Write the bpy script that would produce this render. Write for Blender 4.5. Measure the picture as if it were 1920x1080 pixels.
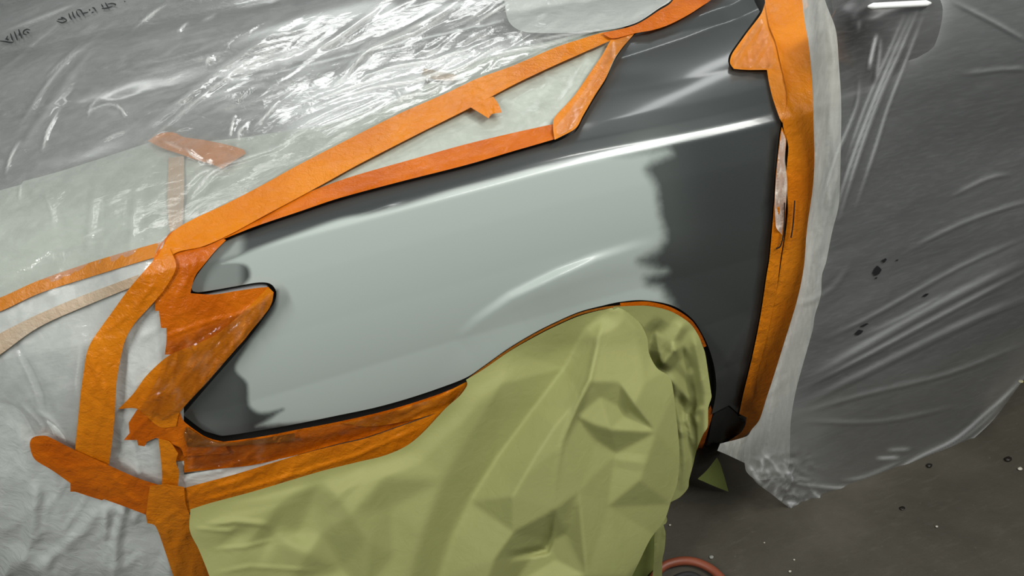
import bpy, math, random
import numpy as np
from mathutils import Vector, Matrix
from mathutils.geometry import delaunay_2d_cdt

for o in list(bpy.data.objects):
    bpy.data.objects.remove(o)
SC = bpy.context.scene
COL = SC.collection

# ------------------------------------------------------------------ camera
FPX = 1480.0
PSI, TH, RO = map(math.radians, (14, 36, 8))
CF = np.array([math.sin(PSI)*math.cos(TH), math.cos(PSI)*math.cos(TH), -math.sin(TH)])
_R0 = np.array([math.cos(PSI), -math.sin(PSI), 0.0]); _U0 = np.cross(_R0, CF)
CR = _R0*math.cos(RO) - _U0*math.sin(RO); CU = _R0*math.sin(RO) + _U0*math.cos(RO)
CP = np.array([0, 0, .72]) - 1.5*CF
cd = bpy.data.cameras.new('camera'); cam = bpy.data.objects.new('camera', cd); COL.objects.link(cam)
cd.sensor_width = 36; cd.lens = 36*FPX/1920; cd.clip_start = .02
M = Matrix(((CR[0], CU[0], -CF[0], CP[0]), (CR[1], CU[1], -CF[1], CP[1]), (CR[2], CU[2], -CF[2], CP[2]), (0, 0, 0, 1)))
cam.matrix_world = M
SC.camera = cam

# ------------------------------------------------------------------ world, lamps, exposure
w = bpy.data.worlds.new('workshop_air'); SC.world = w; w.use_nodes = True
w.node_tree.nodes['Background'].inputs[0].default_value = (.80, .86, .84, 1)
w.node_tree.nodes['Background'].inputs[1].default_value = .17
def area(name, loc, target, sx, sy, power, col=(1, 1, 1)):
    l = bpy.data.lights.new(name, 'AREA'); l.shape = 'RECTANGLE'; l.size = sx; l.size_y = sy; l.energy = power; l.color = col
    o = bpy.data.objects.new(name, l); COL.objects.link(o); o.location = loc
    o.rotation_euler = (Vector(target)-Vector(loc)).to_track_quat('-Z', 'Y').to_euler(); return o
area('ceiling_tube_light', (1.1, -1.7, 2.9), (.1, 0, .6), 1.9, .25, 66, (1, .99, .95))
area('ceiling_tube_light', (-1.9, -1.3, 2.5), (-.7, .2, .5), .25, 1.6, 52, (1, .99, .96))
area('ceiling_tube_light', (1.5, -.9, 3.0), (.6, .1, .6), .25, 1.6, 30, (1, .98, .94))
area('ceiling_tube_light', (-.2, 1.0, 3.0), (-.2, .8, .9), 2.8, .22, 12, (1, 1, .98))
area('booth_ceiling_panel', (.50, 2.95, 3.4), (.3, 1.2, 1.0), 1.7, .7, 26, (.98, 1, .99))
area('added_wall_fill', (-1.2, 4.6, 5.2), (-1.2, 7.0, 2.6), 6.0, .4, 70, (.98, 1, .99))  # added fill lamp, brightens the unseen wall that the bonnet reflects
area('ceiling_tube_light', (2.0, 1.65, 3.4), (1.2, .8, .9), .12, .9, 3.5, (.98, 1, .99))
SC.view_settings.view_transform = 'Standard'; SC.view_settings.look = 'None'
SC.view_settings.exposure = -0.10; SC.view_settings.gamma = 1.0
SC.view_settings.use_curve_mapping = False
SC.cycles.transparent_max_bounces = 24
SC.cycles.max_bounces = 10

# ------------------------------------------------------------------ geometry kit
def S(t):
    t = np.clip(t, 0, 1); return t*t*(3-2*t)
def rays(p):
    p = np.asarray(p, float)
    return CF + (p[:, 0:1]-960)/FPX*CR - (p[:, 1:2]-540)/FPX*CU
def pr(P):
    v = np.asarray(P, float)-CP; d = v@CF
    return np.stack([960+FPX*(v@CR)/d, 540-FPX*(v@CU)/d], -1)
# body section profiles, (y, z) -> polar about the axis (AY, AZ)
AY, AZ = .9, .30
def prof(pts):
    pts = np.array(pts, float)
    ph = np.arctan2(pts[:, 1]-AZ, AY-pts[:, 0]); r = np.hypot(pts[:, 1]-AZ, AY-pts[:, 0])
    g = np.linspace(-.9, 3.0, 3901)
    v = np.interp(g, ph, r)
    k = np.exp(-np.linspace(-2.5, 2.5, 9)**2); k /= k.sum()
    v = np.convolve(np.pad(v, 4, 'edge'), k, 'valid')
    return g, v
G1, V1 = prof([(.16, -.12), (.09, -.04), (.05, .02), (.02, .12), (.003, .20), (-.018, .35), (-.028, .50), (-.03, .64), (-.026, .76), (-.014, .86), (-.004, .905), (.0, .92), (.012, .934), (.035, .948), (.07, .962), (.14, .982), (.30, 1.015), (.5, 1.04), (.9, 1.06), (1.4, 1.07), (2.2, 1.05), (3.2, .95)])
_, V0 = prof([(.05, -.5), (.03, -.2), (.01, 0), (-.005, .20), (-.018, .35), (-.028, .50), (-.03, .64), (-.026, .76), (-.014, .86), (-.004, .905), (.0, .92), (.012, .934), (.035, .948), (.07, .962), (.14, .982), (.30, 1.015), (.5, 1.04), (.9, 1.06), (1.4, 1.07), (2.2, 1.05), (3.2, .95)])
_, V3 = prof([(.05, -.5), (.03, -.2), (.01, 0), (-.005, .20), (-.018, .35), (-.028, .50), (-.03, .62), (-.022, .74), (-.004, .82), (.024, .875), (.06, .92), (.10, .955), (.16, .985), (.30, 1.015), (.5, 1.04), (.9, 1.06), (1.4, 1.07), (2.2, 1.05), (3.2, .95)])
_, V2 = prof([(.16, .02), (.09, .06), (.04, .10), (.005, .18), (-.018, .35), (-.028, .50), (-.03, .64), (-.026, .76), (-.014, .86), (-.004, .905), (.0, .92), (.012, .95), (.03, 1.0), (.06, 1.08), (.14, 1.22), (.26, 1.36), (.5, 1.46), (.9, 1.5), (1.4, 1.42), (1.9, 1.2), (2.6, .9)])
WC = np.array([.108, .245])   # wheel centre in x, z
def Fbody(P):
    x, y, z = P[:, 0], P[:, 1], P[:, 2]
    n = np.maximum(0, -.42-x)
    y = y - .42*n**2
    z = z + .10*n**2 - (.022*(1-S((x-.05)/.5))+.0)
    ph = np.arctan2(z-AZ, AY-y); r = np.hypot(z-AZ, AY-y)
    b = S((x-.62)/.5)
    c = S((-.30-x)/.2)
    c3 = S((-.58-x)/.14); c = c-c3
    R = np.interp(ph, G1, V3)*c3+np.interp(ph, G1, V0)*c+np.interp(ph, G1, V1)*(1-b-c-c3)+np.interp(ph, G1, V2)*b
    d = np.hypot(x-WC[0], P[:, 2]-WC[1])
    fl = .008*S((.47-d)/.10)*S((.90-P[:, 2])/.15)*S((x+.25)/.25)
    return r-R-fl
def solve(F, p, off=0.0, t0=None, tmax=4.2):
    """first point along the camera ray through p where F = off"""
    D = rays(p); n = len(D); off = np.broadcast_to(np.asarray(off, float), (n,))
    if t0 is None:
        ts = np.arange(.4, tmax, .03)
        lo = np.full(n, np.nan); prev = F(CP+ts[0]*D)-off
        done = np.zeros(n, bool)
        for t in ts[1:]:
            v = F(CP+t*D)-off
            h = (~done) & (prev > 0) & (v <= 0)
            lo[h] = t-.03; done |= h; prev = v
            if done.all(): break
        hi = lo+.03
    else:
        lo = t0-.12; hi = t0+.05; done = ~np.isnan(t0)
    for _ in range(24):
        m = (lo+hi)/2; v = F(CP+m[:, None]*D)-off
        a = v > 0; lo = np.where(a, m, lo); hi = np.where(a, hi, m)
    t = (lo+hi)/2
    return CP+t[:, None]*D, t, done
# coarse depth map of the body so that each sheet starts close
_gx = np.arange(-420, 2341, 12.); _gy = np.arange(-330, 1411, 12.)
_P = np.stack(np.meshgrid(_gx, _gy), -1).reshape(-1, 2)
_, _t, _ok = solve(Fbody, _P)
_T = np.where(_ok, _t, np.nan).reshape(len(_gy), len(_gx))
def body(p, off=0.0):
    p = np.asarray(p, float)
    fx = np.clip((p[:, 0]+420)/12, 0, len(_gx)-1.001); fy = np.clip((p[:, 1]+330)/12, 0, len(_gy)-1.001)
    ix, iy = fx.astype(int), fy.astype(int)
    t0 = np.nanmin(np.stack([_T[iy, ix], _T[iy+1, ix], _T[iy, ix+1], _T[iy+1, ix+1]]), 0) if True else None
    P, t, ok = solve(Fbody, p, off, t0)
    bad = ~ok
    # a sheet displaced out of the bracket, or a ray past the sill: redo the long way, then fall back on the plane of the car's side
    res = np.abs(Fbody(P)-off) > 2e-3
    redo = res | bad
    if redo.any():
        o = np.broadcast_to(np.asarray(off, float), (len(p),))[redo]
        P2, t2, ok2 = solve(Fbody, p[redo], o)
        if (~ok2).any():
            D = rays(p[redo]); tt = (.16-CP[1])/D[:, 1]
            P2 = np.where(ok2[:, None], P2, CP+tt[:, None]*D)
        P[redo] = P2
    return P
def sheet_y(g):
    """surface y = g(x, z): rays solved by fixed point"""
    def f(p, off=0.0):
        D = rays(p); off_ = np.broadcast_to(np.asarray(off, float), (len(D),))
        y = np.full(len(D), -.05)
        for _ in range(14):
            t = (y-CP[1])/D[:, 1]; P = CP+t[:, None]*D
            y = .4*y+.6*(g(P[:, 0], P[:, 2])-off_)
        t = (y-CP[1])/D[:, 1]
        return CP+t[:, None]*D
    return f
def plane_z(z0):
    def f(p, off=0.0):
        D = rays(p); t = (z0+off-CP[2])/D[:, 2]; return CP+t[:, None]*D
    return f
# noise
def _h(ix, iy, s):
    n = np.sin(ix*127.1+iy*311.7+s*74.7)*43758.5453
    return n-np.floor(n)
def vnoise(x, y, s=0):
    ix, iy = np.floor(x), np.floor(y); fx, fy = x-ix, y-iy
    u, v = fx*fx*(3-2*fx), fy*fy*(3-2*fy)
    return (_h(ix, iy, s)*(1-u)+_h(ix+1, iy, s)*u)*(1-v)+(_h(ix, iy+1, s)*(1-u)+_h(ix+1, iy+1, s)*u)*v
def fbm(p, scale, ang=0, stretch=1, s=0, octs=3):
    """scale in px across; stretched along the direction ang (degrees, image up-right positive)"""
    a = math.radians(-ang); x, y = p[:, 0], p[:, 1]
    u = (x*math.cos(a)+y*math.sin(a))/(scale*stretch); v = (-x*math.sin(a)+y*math.cos(a))/scale
    r = 0; A = .5
    for o in range(octs):
        r = r+A*(vnoise(u*2**o+13.3*o, v*2**o+7.7*o, s+o)-.5); A *= .5
    return r
def ridged(p, scale, ang=0, stretch=1, s=0):
    n = fbm(p, scale, ang, stretch, s, 2)*2.6
    return np.clip(1-np.abs(n)*4, 0, 1)
def seg(p, line):
    """distance to a polyline, signed side, and position 0..1 along it"""
    L = np.array(line, float); best = np.full(len(p), 1e9); side = np.zeros(len(p)); par = np.zeros(len(p))
    ln = np.hypot(*(L[1:]-L[:-1]).T); tot = ln.sum(); acc = 0
    for a, b, l in zip(L[:-1], L[1:], ln):
        d = (b-a)/max(l, 1e-6); q = p-a; t = np.clip(q@d, 0, l); c = q-t[:, None]*d
        dd = np.hypot(c[:, 0], c[:, 1]); m = dd < best
        best[m] = dd[m]; side[m] = np.sign(q[m, 0]*d[1]-q[m, 1]*d[0]); par[m] = (acc+t[m])/tot
        acc += l
    return best, side, par
def tent(p, line, wl, wr=None, h=1.0, taper=.25, sharp=True):
    """a fold along a line; wl / wr = width in px on its left / right when walking it"""
    wr = wr or wl
    d, s, t = seg(p, line)
    wd = np.where(s > 0, wl, wr)
    v = np.clip(1-d/wd, 0, 1)
    if not sharp: v = v*v*(3-2*v)
    tp = np.clip(np.minimum(t, 1-t)/max(taper, 1e-3), 0, 1) if taper > 0 else 1
    return h*v*tp
def inside(p, poly):
    x, y = p[:, 0], p[:, 1]; r = np.zeros(len(p), bool); q = np.array(poly)
    for (x0, y0), (x1, y1) in zip(q, np.roll(q, -1, 0)):
        if y0 == y1: continue
        c = ((y0 > y) != (y1 > y)) & (x < (x1-x0)*(y-y0)/(y1-y0)+x0)
        r ^= c
    return r
def outline(poly, sp, smooth=True, corner=48):
    """resample a closed outline; gentle turns become curves, hard ones stay corners"""
    P = np.array(poly, float); n = len(P); out = []
    def is_corner(i):
        a = P[i]-P[i-1]; b = P[(i+1) % n]-P[i]
        c = (a@b)/(np.hypot(*a)*np.hypot(*b)+1e-9)
        return (not smooth) or math.degrees(math.acos(max(-1, min(1, c)))) > corner
    cs = [is_corner(i) for i in range(n)]
    for i in range(n):
        p1, p2 = P[i], P[(i+1) % n]; l = np.hypot(*(p2-p1)); k = max(1, int(round(l/sp)))
        m1 = (p2-p1) if cs[i] else (p2-P[i-1])/2*min(1, 2*l/(np.hypot(*(p2-P[i-1]))+1e-9))
        j = (i+1) % n
        m2 = (p2-p1) if cs[j] else (P[(i+2) % n]-p1)/2*min(1, 2*l/(np.hypot(*(P[(i+2) % n]-p1))+1e-9))
        for q in range(k):
            t = q/k
            out.append((2*t**3-3*t*t+1)*p1+(t**3-2*t*t+t)*m1+(-2*t**3+3*t*t)*p2+(t**3-t*t)*m2)
    return np.array(out)
def finish(name, V, F, mat, parent=None, smooth=True, attrs=None, loc=None):
    V = np.asarray(V, float)
    c = V.mean(0) if loc is None else np.array(loc)
    me = bpy.data.meshes.new(name); me.from_pydata((V-c).tolist(), [], F); me.update()
    if smooth: me.polygons.foreach_set('use_smooth', [True]*len(me.polygons))
    for k, v in (attrs or {}).items():
        a = me.attributes.new(k, 'FLOAT', 'POINT'); a.data.foreach_set('value', np.asarray(v, np.float32))
    me.materials.append(mat)
    o = bpy.data.objects.new(name, me); COL.objects.link(o)
    if parent is not None:
        base = Vector((0, 0, 0)); q = parent
        while q is not None: base += q.location; q = q.parent
        o.parent = parent; o.location = Vector(c)-base
    else:
        o.location = c
    return o
def panel(name, poly, mat, surf=body, off=0.0, sp=8, parent=None, disp=None, rim=0.0, attr=None, smooth=True, corner=48, holes=()):
    """a sheet cut to an outline, laid on a real surface; disp(px) lifts it in metres; rim folds its edge back"""
    B = outline(poly, sp, smooth, corner)
    lo, hi = B.min(0), B.max(0)
    gx = np.arange(lo[0], hi[0], sp); gy = np.arange(lo[1], hi[1], sp*.87)
    X, Y = np.meshgrid(gx, gy); X = X+((np.arange(len(gy)) % 2)*sp*.5)[:, None]
    G = np.stack([X, Y], -1).reshape(-1, 2); G = G[inside(G, B)]
    loops = [B]+[outline(h, sp, smooth, corner) for h in holes]
    for L in loops[1:]: G = G[~inside(G, L)]
    for L in loops:
        for i in range(0, len(L), 400):
            Bc = L[i:i+400]
            dm = np.full(len(G), 1e9)
            for b in Bc: dm = np.minimum(dm, (G[:, 0]-b[0])**2+(G[:, 1]-b[1])**2)
            G = G[dm > (.55*sp)**2]
    pts = np.concatenate(loops+[G]); edges = []; k = 0
    for L in loops:
        n = len(L); edges += [(k+i, k+(i+1) % n) for i in range(n)]; k += n
    v, e, f, *_ = delaunay_2d_cdt([Vector(q) for q in pts.tolist()], edges, [], 1 if len(loops) == 1 else 2, 1e-6)
    px = np.array([(a.x, a.y) for a in v]); F = [list(q) for q in f]
    o = np.zeros(len(px))+off
    if disp is not None: o = o+disp(px)
    V = surf(px, o)
    # face the camera
    a, b, c = (V[[q[i] for q in F]] for i in range(3))
    nrm = np.cross(b-a, c-a); s = np.einsum('ij,ij->i', nrm, CP-a)
    F = [q if k > 0 else q[::-1] for q, k in zip(F, s)]
    A = {k2: fn(px) for k2, fn in (attr or {}).items()}
    if rim:
        nb = sum(len(L) for L in loops)
        # boundary edges of the final mesh
        cnt = {}
        for q in F:
            for i in range(len(q)):
                cnt[(q[i], q[(i+1) % len(q)])] = 1
        be = [(i, j) for (i, j) in cnt if (j, i) not in cnt]
        ids = sorted({i for ed in be for i in ed}); mp = {i: k3 for k3, i in enumerate(ids)}
        vn = np.zeros_like(V); Fa = np.array([q[:3] for q in F])
        fn_ = np.cross(V[Fa[:, 1]]-V[Fa[:, 0]], V[Fa[:, 2]]-V[Fa[:, 0]])
        for i in range(3): np.add.at(vn, Fa[:, i], fn_)
        vn /= np.linalg.norm(vn, axis=1)[:, None]+1e-12
        n0 = len(V); E = V[ids]; N = vn[ids]
        r = min(.0012, rim*.4)
        V = np.concatenate([V, E, E-N*r*1.0, E-N*rim])
        m = len(ids)
        for i, j in be:
            a1, b1 = mp[i], mp[j]
            F.append([n0+b1, n0+a1, n0+m+a1, n0+m+b1]); F.append([n0+m+b1, n0+m+a1, n0+2*m+a1, n0+2*m+b1])
        for k2 in A: A[k2] = np.concatenate([A[k2]]+[A[k2][ids]]*3)
    return finish(name, V, F, mat, parent, True, A)
def strip_poly(line, w0, w1=None):
    """outline of a band along a px line"""
    L = np.array(line, float); w1 = w0 if w1 is None else w1
    T = np.gradient(L, axis=0); T /= np.hypot(T[:, 0], T[:, 1])[:, None]; N = np.stack([-T[:, 1], T[:, 0]], -1)
    ww = np.linspace(w0, w1, len(L))[:, None]/2
    return np.concatenate([L+N*ww, (L-N*ww)[::-1]])
def tag(o, label=None, cat=None, group=None, kind=None):
    for k, v in (('label', label), ('category', cat), ('group', group), ('kind', kind)):
        if v: o[k] = v
    return o
def empty(name, loc, label, cat, group=None):
    o = bpy.data.objects.new(name, None); COL.objects.link(o); o.location = loc; o.empty_display_size = .05
    return tag(o, label, cat, group)
def tube(name, pts, r, mat, parent=None, n=10, closed=False, attrs=None):
    P = np.array(pts, float); T = np.gradient(P, axis=0)
    T /= np.linalg.norm(T, axis=1)[:, None]; up = np.array([0.0, 0, 1])
    V = []; F = []
    rr = np.broadcast_to(np.asarray(r, float), (len(P),))
    for p, t, q in zip(P, T, rr):
        a = np.cross(t, up); a = a/np.linalg.norm(a) if np.linalg.norm(a) > 1e-3 else np.array([1.0, 0, 0]); b = np.cross(a, t)
        for k in range(n):
            c = 2*math.pi*k/n; V.append(p+q*(math.cos(c)*a+math.sin(c)*b))
    for i in range(len(P)-1):
        for k in range(n):
            F.append([i*n+k, i*n+(k+1) % n, (i+1)*n+(k+1) % n, (i+1)*n+k])
    F.append(list(range(n))[::-1]); F.append([(len(P)-1)*n+k for k in range(n)])
    return finish(name, V, F, mat, parent, True)
def bez(pts, n=8):
    """Catmull-Rom through points of any dimension"""
    P = np.array(pts, float); out = []
    for i in range(len(P)-1):
        p0, p1, p2, p3 = P[max(i-1, 0)], P[i], P[i+1], P[min(i+2, len(P)-1)]
        for t in np.arange(n)/n:
            out.append(.5*((2*p1)+(-p0+p2)*t+(2*p0-5*p1+4*p2-p3)*t*t+(-p0+3*p1-3*p2+p3)*t**3))
    out.append(P[-1]); return np.array(out)

# ------------------------------------------------------------------ materials
class NT:
    def __init__(s, name):
        s.m = bpy.data.materials.new(name); s.m.use_nodes = True; s.t = s.m.node_tree; s.t.nodes.clear()
        s.out = s.t.nodes.new('ShaderNodeOutputMaterial')
    def n(s, typ, **kw):
        nd = s.t.nodes.new(typ)
        for k, v in kw.items():
            if k.startswith('i_'):
                nd.inputs[k[2:].replace('_', ' ')].default_value = v
            else: setattr(nd, k, v)
        return nd
    def l(s, a, b): s.t.links.new(a, b)
    def noise(s, scale, detail=4, rough=.5, stretch=None, rot=(0, 0, 0), dist=0):
        g = s.n('ShaderNodeNewGeometry'); mp = s.n('ShaderNodeMapping'); mp.inputs['Rotation'].default_value = rot
        mp.inputs['Scale'].default_value = stretch or (1, 1, 1); s.l(g.outputs['Position'], mp.inputs['Vector'])
        nz = s.n('ShaderNodeTexNoise'); nz.inputs['Scale'].default_value = scale; nz.inputs['Detail'].default_value = detail
        nz.inputs['Roughness'].default_value = rough; nz.inputs['Distortion'].default_value = dist
        s.l(mp.outputs[0], nz.inputs['Vector']); return nz.outputs['Fac']
    def ramp(s, src, stops):
        r = s.n('ShaderNodeValToRGB'); e = r.color_ramp.elements
        while len(e) < len(stops): e.new(.5)
        for q, (p, c) in zip(e, stops): q.position = p; q.color = (*c, 1) if len(c) == 3 else c
        s.l(src, r.inputs[0]); return r.outputs['Color']
    def math(s, op, a, b=None, c=None, clamp=False):
        m = s.n('ShaderNodeMath', operation=op); m.use_clamp = clamp
        for i, v in enumerate((a, b, c)):
            if v is None: continue
            if isinstance(v, (int, float)): m.inputs[i].default_value = v
            else: s.l(v, m.inputs[i])
        return m.outputs[0]
    def attr(s, name):
        a = s.n('ShaderNodeAttribute'); a.attribute_name = name; return a.outputs['Fac']
    def mix(s, f, a, b):
        m = s.n('ShaderNodeMix', data_type='RGBA')
        for sock, v in ((m.inputs[0], f), (m.inputs[6], a), (m.inputs[7], b)):
            if isinstance(v, tuple): sock.default_value = (*v, 1)
            elif isinstance(v, (int, float)): sock.default_value = v
            else: s.l(v, sock)
        return m.outputs[2]
    def bump(s, h, strength=.3, dist=.002):
        b = s.n('ShaderNodeBump'); b.inputs['Strength'].default_value = strength; b.inputs['Distance'].default_value = dist
        s.l(h, b.inputs['Height']); return b.outputs[0]
    def pbr(s, col=None, rough=.5, metal=0, spec=.5, normal=None, coat=0, coat_rough=.05, trans=0):
        p = s.n('ShaderNodeBsdfPrincipled')
        for k, v in (('Base Color', col), ('Roughness', rough), ('Metallic', metal), ('Specular IOR Level', spec), ('Coat Weight', coat), ('Coat Roughness', coat_rough), ('Transmission Weight', trans), ('Normal', normal)):
            if v is None: continue
            if isinstance(v, tuple): p.inputs[k].default_value = (*v, 1)
            elif isinstance(v, (int, float)): p.inputs[k].default_value = v
            else: s.l(v, p.inputs[k])
        return p.outputs[0]
    def done(s, sh): s.l(sh, s.out.inputs['Surface']); return s.m

def m_plain(name, col, rough=.6, metal=0, spec=.5):
    n = NT(name); return n.done(n.pbr(col, rough, metal, spec))
def m_tape(name, a, b, rough=.24, seed=0.0):
    n = NT(name)
    big = n.noise(9+seed, 3); fine = n.noise(70, 5, .6, (1, 1, 1), (0, .4, .3), .6)
    col = n.mix(n.ramp(big, [(.35, (0, 0, 0)), (.68, (1, 1, 1))]), a, b)
    h = n.math('ADD', fine, n.math('MULTIPLY', n.noise(260, 3), .25))
    nm = n.bump(h, .8, .0035)
    p = n.pbr(col, rough, 0, .32, nm)
    tr = n.n('ShaderNodeBsdfTranslucent'); n.l(col, tr.inputs[0])
    mx = n.n('ShaderNodeMixShader'); mx.inputs[0].default_value = .12; n.l(p, mx.inputs[1]); n.l(tr.outputs[0], mx.inputs[2])
    return n.done(mx.outputs[0])
def m_film(name, milk, col=(.85, .88, .86), rough=.13, streak=.0, rot=(0, 0, 0), bump=.5, bscale=22, fres=1.35, stretch=(1, 1, 1), cap=.97):
    """thin plastic sheet: mostly clear, whiter where it is creased or doubled ('fold' attribute), glossy skin"""
    n = NT(name)
    fold = n.attr('fold')
    sn = n.noise(34, 5, .6, stretch, rot, .3)
    st = n.ramp(sn, [(.45, (0, 0, 0)), (.75, (1, 1, 1))])
    f = n.math('ADD', n.math('ADD', fold, milk), n.math('MULTIPLY', st, streak), clamp=True)
    f = n.math('MINIMUM', f, cap)
    bm = n.bump(n.noise(bscale, 6, .55, stretch, rot, .5), bump, .006)
    tp = n.n('ShaderNodeBsdfTransparent')
    df = n.n('ShaderNodeBsdfDiffuse'); df.inputs[0].default_value = (*col, 1); n.l(bm, df.inputs['Normal'])
    tl = n.n('ShaderNodeBsdfTranslucent'); tl.inputs[0].default_value = (*col, 1)
    m0 = n.n('ShaderNodeMixShader'); m0.inputs[0].default_value = .25; n.l(df.outputs[0], m0.inputs[1]); n.l(tl.outputs[0], m0.inputs[2])
    m1 = n.n('ShaderNodeMixShader'); n.l(f, m1.inputs[0]); n.l(tp.outputs[0], m1.inputs[1]); n.l(m0.outputs[0], m1.inputs[2])
    gl = n.n('ShaderNodeBsdfAnisotropic') if False else n.n('ShaderNodeBsdfGlossy'); gl.inputs['Roughness'].default_value = rough; n.l(bm, gl.inputs['Normal'])
    fr = n.n('ShaderNodeFresnel'); fr.inputs['IOR'].default_value = fres; n.l(bm, fr.inputs['Normal'])
    k = n.math('MINIMUM', n.math('MULTIPLY', fr.outputs[0], 1.5), .5)
    m2 = n.n('ShaderNodeMixShader'); n.l(k, m2.inputs[0]); n.l(m1.outputs[0], m2.inputs[1]); n.l(gl.outputs[0], m2.inputs[2])
    return n.done(m2.outputs[0])
def m_paper(name, a, b):
    n = NT(name)
    col = n.mix(n.noise(14, 4), a, b)
    nm = n.bump(n.math('ADD', n.noise(35, 5, .55, None, (0, 0, 0), .8), n.math('MULTIPLY', n.noise(400, 2), .06)), .25, .004)
    p = n.pbr(col, .62, 0, .25, nm)
    tr = n.n('ShaderNodeBsdfTranslucent'); n.l(col, tr.inputs[0])
    mx = n.n('ShaderNodeMixShader'); mx.inputs[0].default_value = .1; n.l(p, mx.inputs[1]); n.l(tr.outputs[0], mx.inputs[2])
    return n.done(mx.outputs[0])

# fender: gunmetal paint with a sprayed, feathered grey-green primer repair
def m_fender():
    n = NT('gunmetal_paint_with_primer')
    d = n.attr('primer')     # px-free: smooth signed mask, 0 outside .. 1 inside
    nz = n.noise(30, 5, .6)
    f = n.math('ADD', d, n.math('MULTIPLY', n.math('MULTIPLY', n.math('SUBTRACT', nz, .5), .20), n.attr('ragged')))
    r = n.n('ShaderNodeMapRange', interpolation_type='SMOOTHSTEP'); n.l(f, r.inputs[0]); r.inputs[1].default_value = .30; r.inputs[2].default_value = .72
    f = n.math('MAXIMUM', r.outputs[0], n.attr('mist'))
    pa = n.mix(n.noise(900, 2), (.048, .055, .055), (.070, .078, .077))
    col = n.mix(f, pa, (.365, .415, .39))
    rough = n.math('ADD', n.math('MULTIPLY', f, .08), .30)
    met = n.math('MULTIPLY', n.math('SUBTRACT', 1, f), .35)
    cw = n.math('ADD', n.math('MULTIPLY', n.math('SUBTRACT', 1, f), .45), .12)
    return n.done(n.pbr(col, rough, met, .5, None, cw, .10))
MAT = dict(
    fender=m_fender(),
    gunmetal=m_plain('gunmetal_paint', (.035, .039, .039), .28, .35),
    silver=m_plain('silver_grey_bonnet_paint', (.36, .37, .365), .22, .75),
    black=m_plain('black_plastic_liner', (.004, .004, .004), .7),
    plastic=m_plain('dark_trim_plastic', (.012, .013, .013), .35),
    bumper=m_plain('primed_bumper_plastic', (.38, .40, .38), .5),
    rubber=m_plain('tyre_rubber', (.012, .012, .012), .75),
    alloy=m_plain('wheel_alloy', (.35, .35, .36), .35, .9),
    glass=m_plain('dark_window_glass', (.01, .012, .012), .05, 0, .7),
    lens=m_plain('headlamp_lens', (.3, .3, .3), .1, 0, .6),
    chrome=m_plain('bright_mirror_highlight', (.75, .77, .76), .15, .9),
    ink=m_plain('black_marker_ink', (.01, .01, .012), .5),
    tape=m_tape('orange_masking_tape', (.54, .150, .004), (.63, .20, .007)),
    tape2=m_tape('orange_masking_tape_doubled', (.46, .095, .0025), (.56, .135, .004), seed=4),
    tape3=m_tape('orange_masking_tape_light', (.60, .185, .010), (.66, .23, .025), seed=2),
    tape4=m_tape('orange_masking_tape_over_film', (.50, .17, .012), (.46, .17, .03), .35, seed=7),
    tapebrown=m_tape('orange_tape_over_dark_gap', (.26, .085, .01), (.33, .11, .012), .3, seed=5),
    tapefaint=m_tape('orange_tape_seen_dull', (.44, .36, .27), (.44, .32, .21), .4, seed=3),
    paper=m_paper('green_masking_paper', (.275, .29, .105), (.32, .33, .13)),
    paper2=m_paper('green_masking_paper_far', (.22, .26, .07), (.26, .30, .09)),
)

# ------------------------------------------------------------------ floor
def m_floor():
    n = NT('stained_concrete')
    a = n.ramp(n.noise(1.8, 7, .6, None, (0, 0, 0), .4), [(.3, (.030, .026, .018)), (.55, (.054, .048, .036)), (.75, (.084, .075, .058))])
    sp = n.ramp(n.noise(90, 3, .5), [(.0, (0, 0, 0)), (.70, (0, 0, 0)), (.78, (1, 1, 1))])
    col = n.mix(n.math('MULTIPLY', sp, .18), a, (.22, .21, .18))
    scr = n.ramp(n.noise(14, 6, .7, (1, 5, 1), (0, 0, .5), .3), [(.55, (0, 0, 0)), (.8, (1, 1, 1))])
    col = n.mix(n.math('MULTIPLY', scr, .10), col, (.25, .24, .21))
    nm = n.bump(n.noise(60, 8, .65), .35, .003)
    return n.done(n.pbr(col, .62, 0, .35, nm))
FLOOR_Z = -.12
gx = np.linspace(-9, 9, 91); gy = np.linspace(-4, 7.1, 91)
XX, YY = np.meshgrid(gx, gy); zz = FLOOR_Z+.0015*(vnoise(XX*3, YY*3)-.5)-.001
V = np.stack([XX, YY, zz], -1).reshape(-1, 3); n_ = 91
Fq = [[j*n_+i, j*n_+i+1, (j+1)*n_+i+1, (j+1)*n_+i] for j in range(n_-1) for i in range(n_-1)]
fl = finish('floor', V, Fq, m_floor(), loc=(0, 0, 0)); fl['kind'] = 'structure'

def m_wall():
    n = NT('added_pale_wall')
    return n.done(n.pbr(n.ramp(n.noise(.7, 5), [(.3, (.48, .50, .49)), (.7, (.60, .62, .61))]), .7, 0, .3, n.bump(n.noise(40, 4), .2, .003)))
wl = finish('wall_back_added', [(x, y, z_) for y in (7.0, 7.15) for x in (-9, 9) for z_ in (FLOOR_Z, 6.5)], [[0, 1, 3, 2], [4, 6, 7, 5], [0, 4, 5, 1], [2, 3, 7, 6], [1, 5, 7, 3], [0, 2, 6, 4]], m_wall(), smooth=False); wl['kind'] = 'structure'  # unseen pale wall, added to give the bonnet a bright reflection
# ------------------------------------------------------------------ the car
car = empty('car', (.1, .5, 0), 'dark grey car with its front wing half primed, otherwise masked with tape', 'car')

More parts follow.
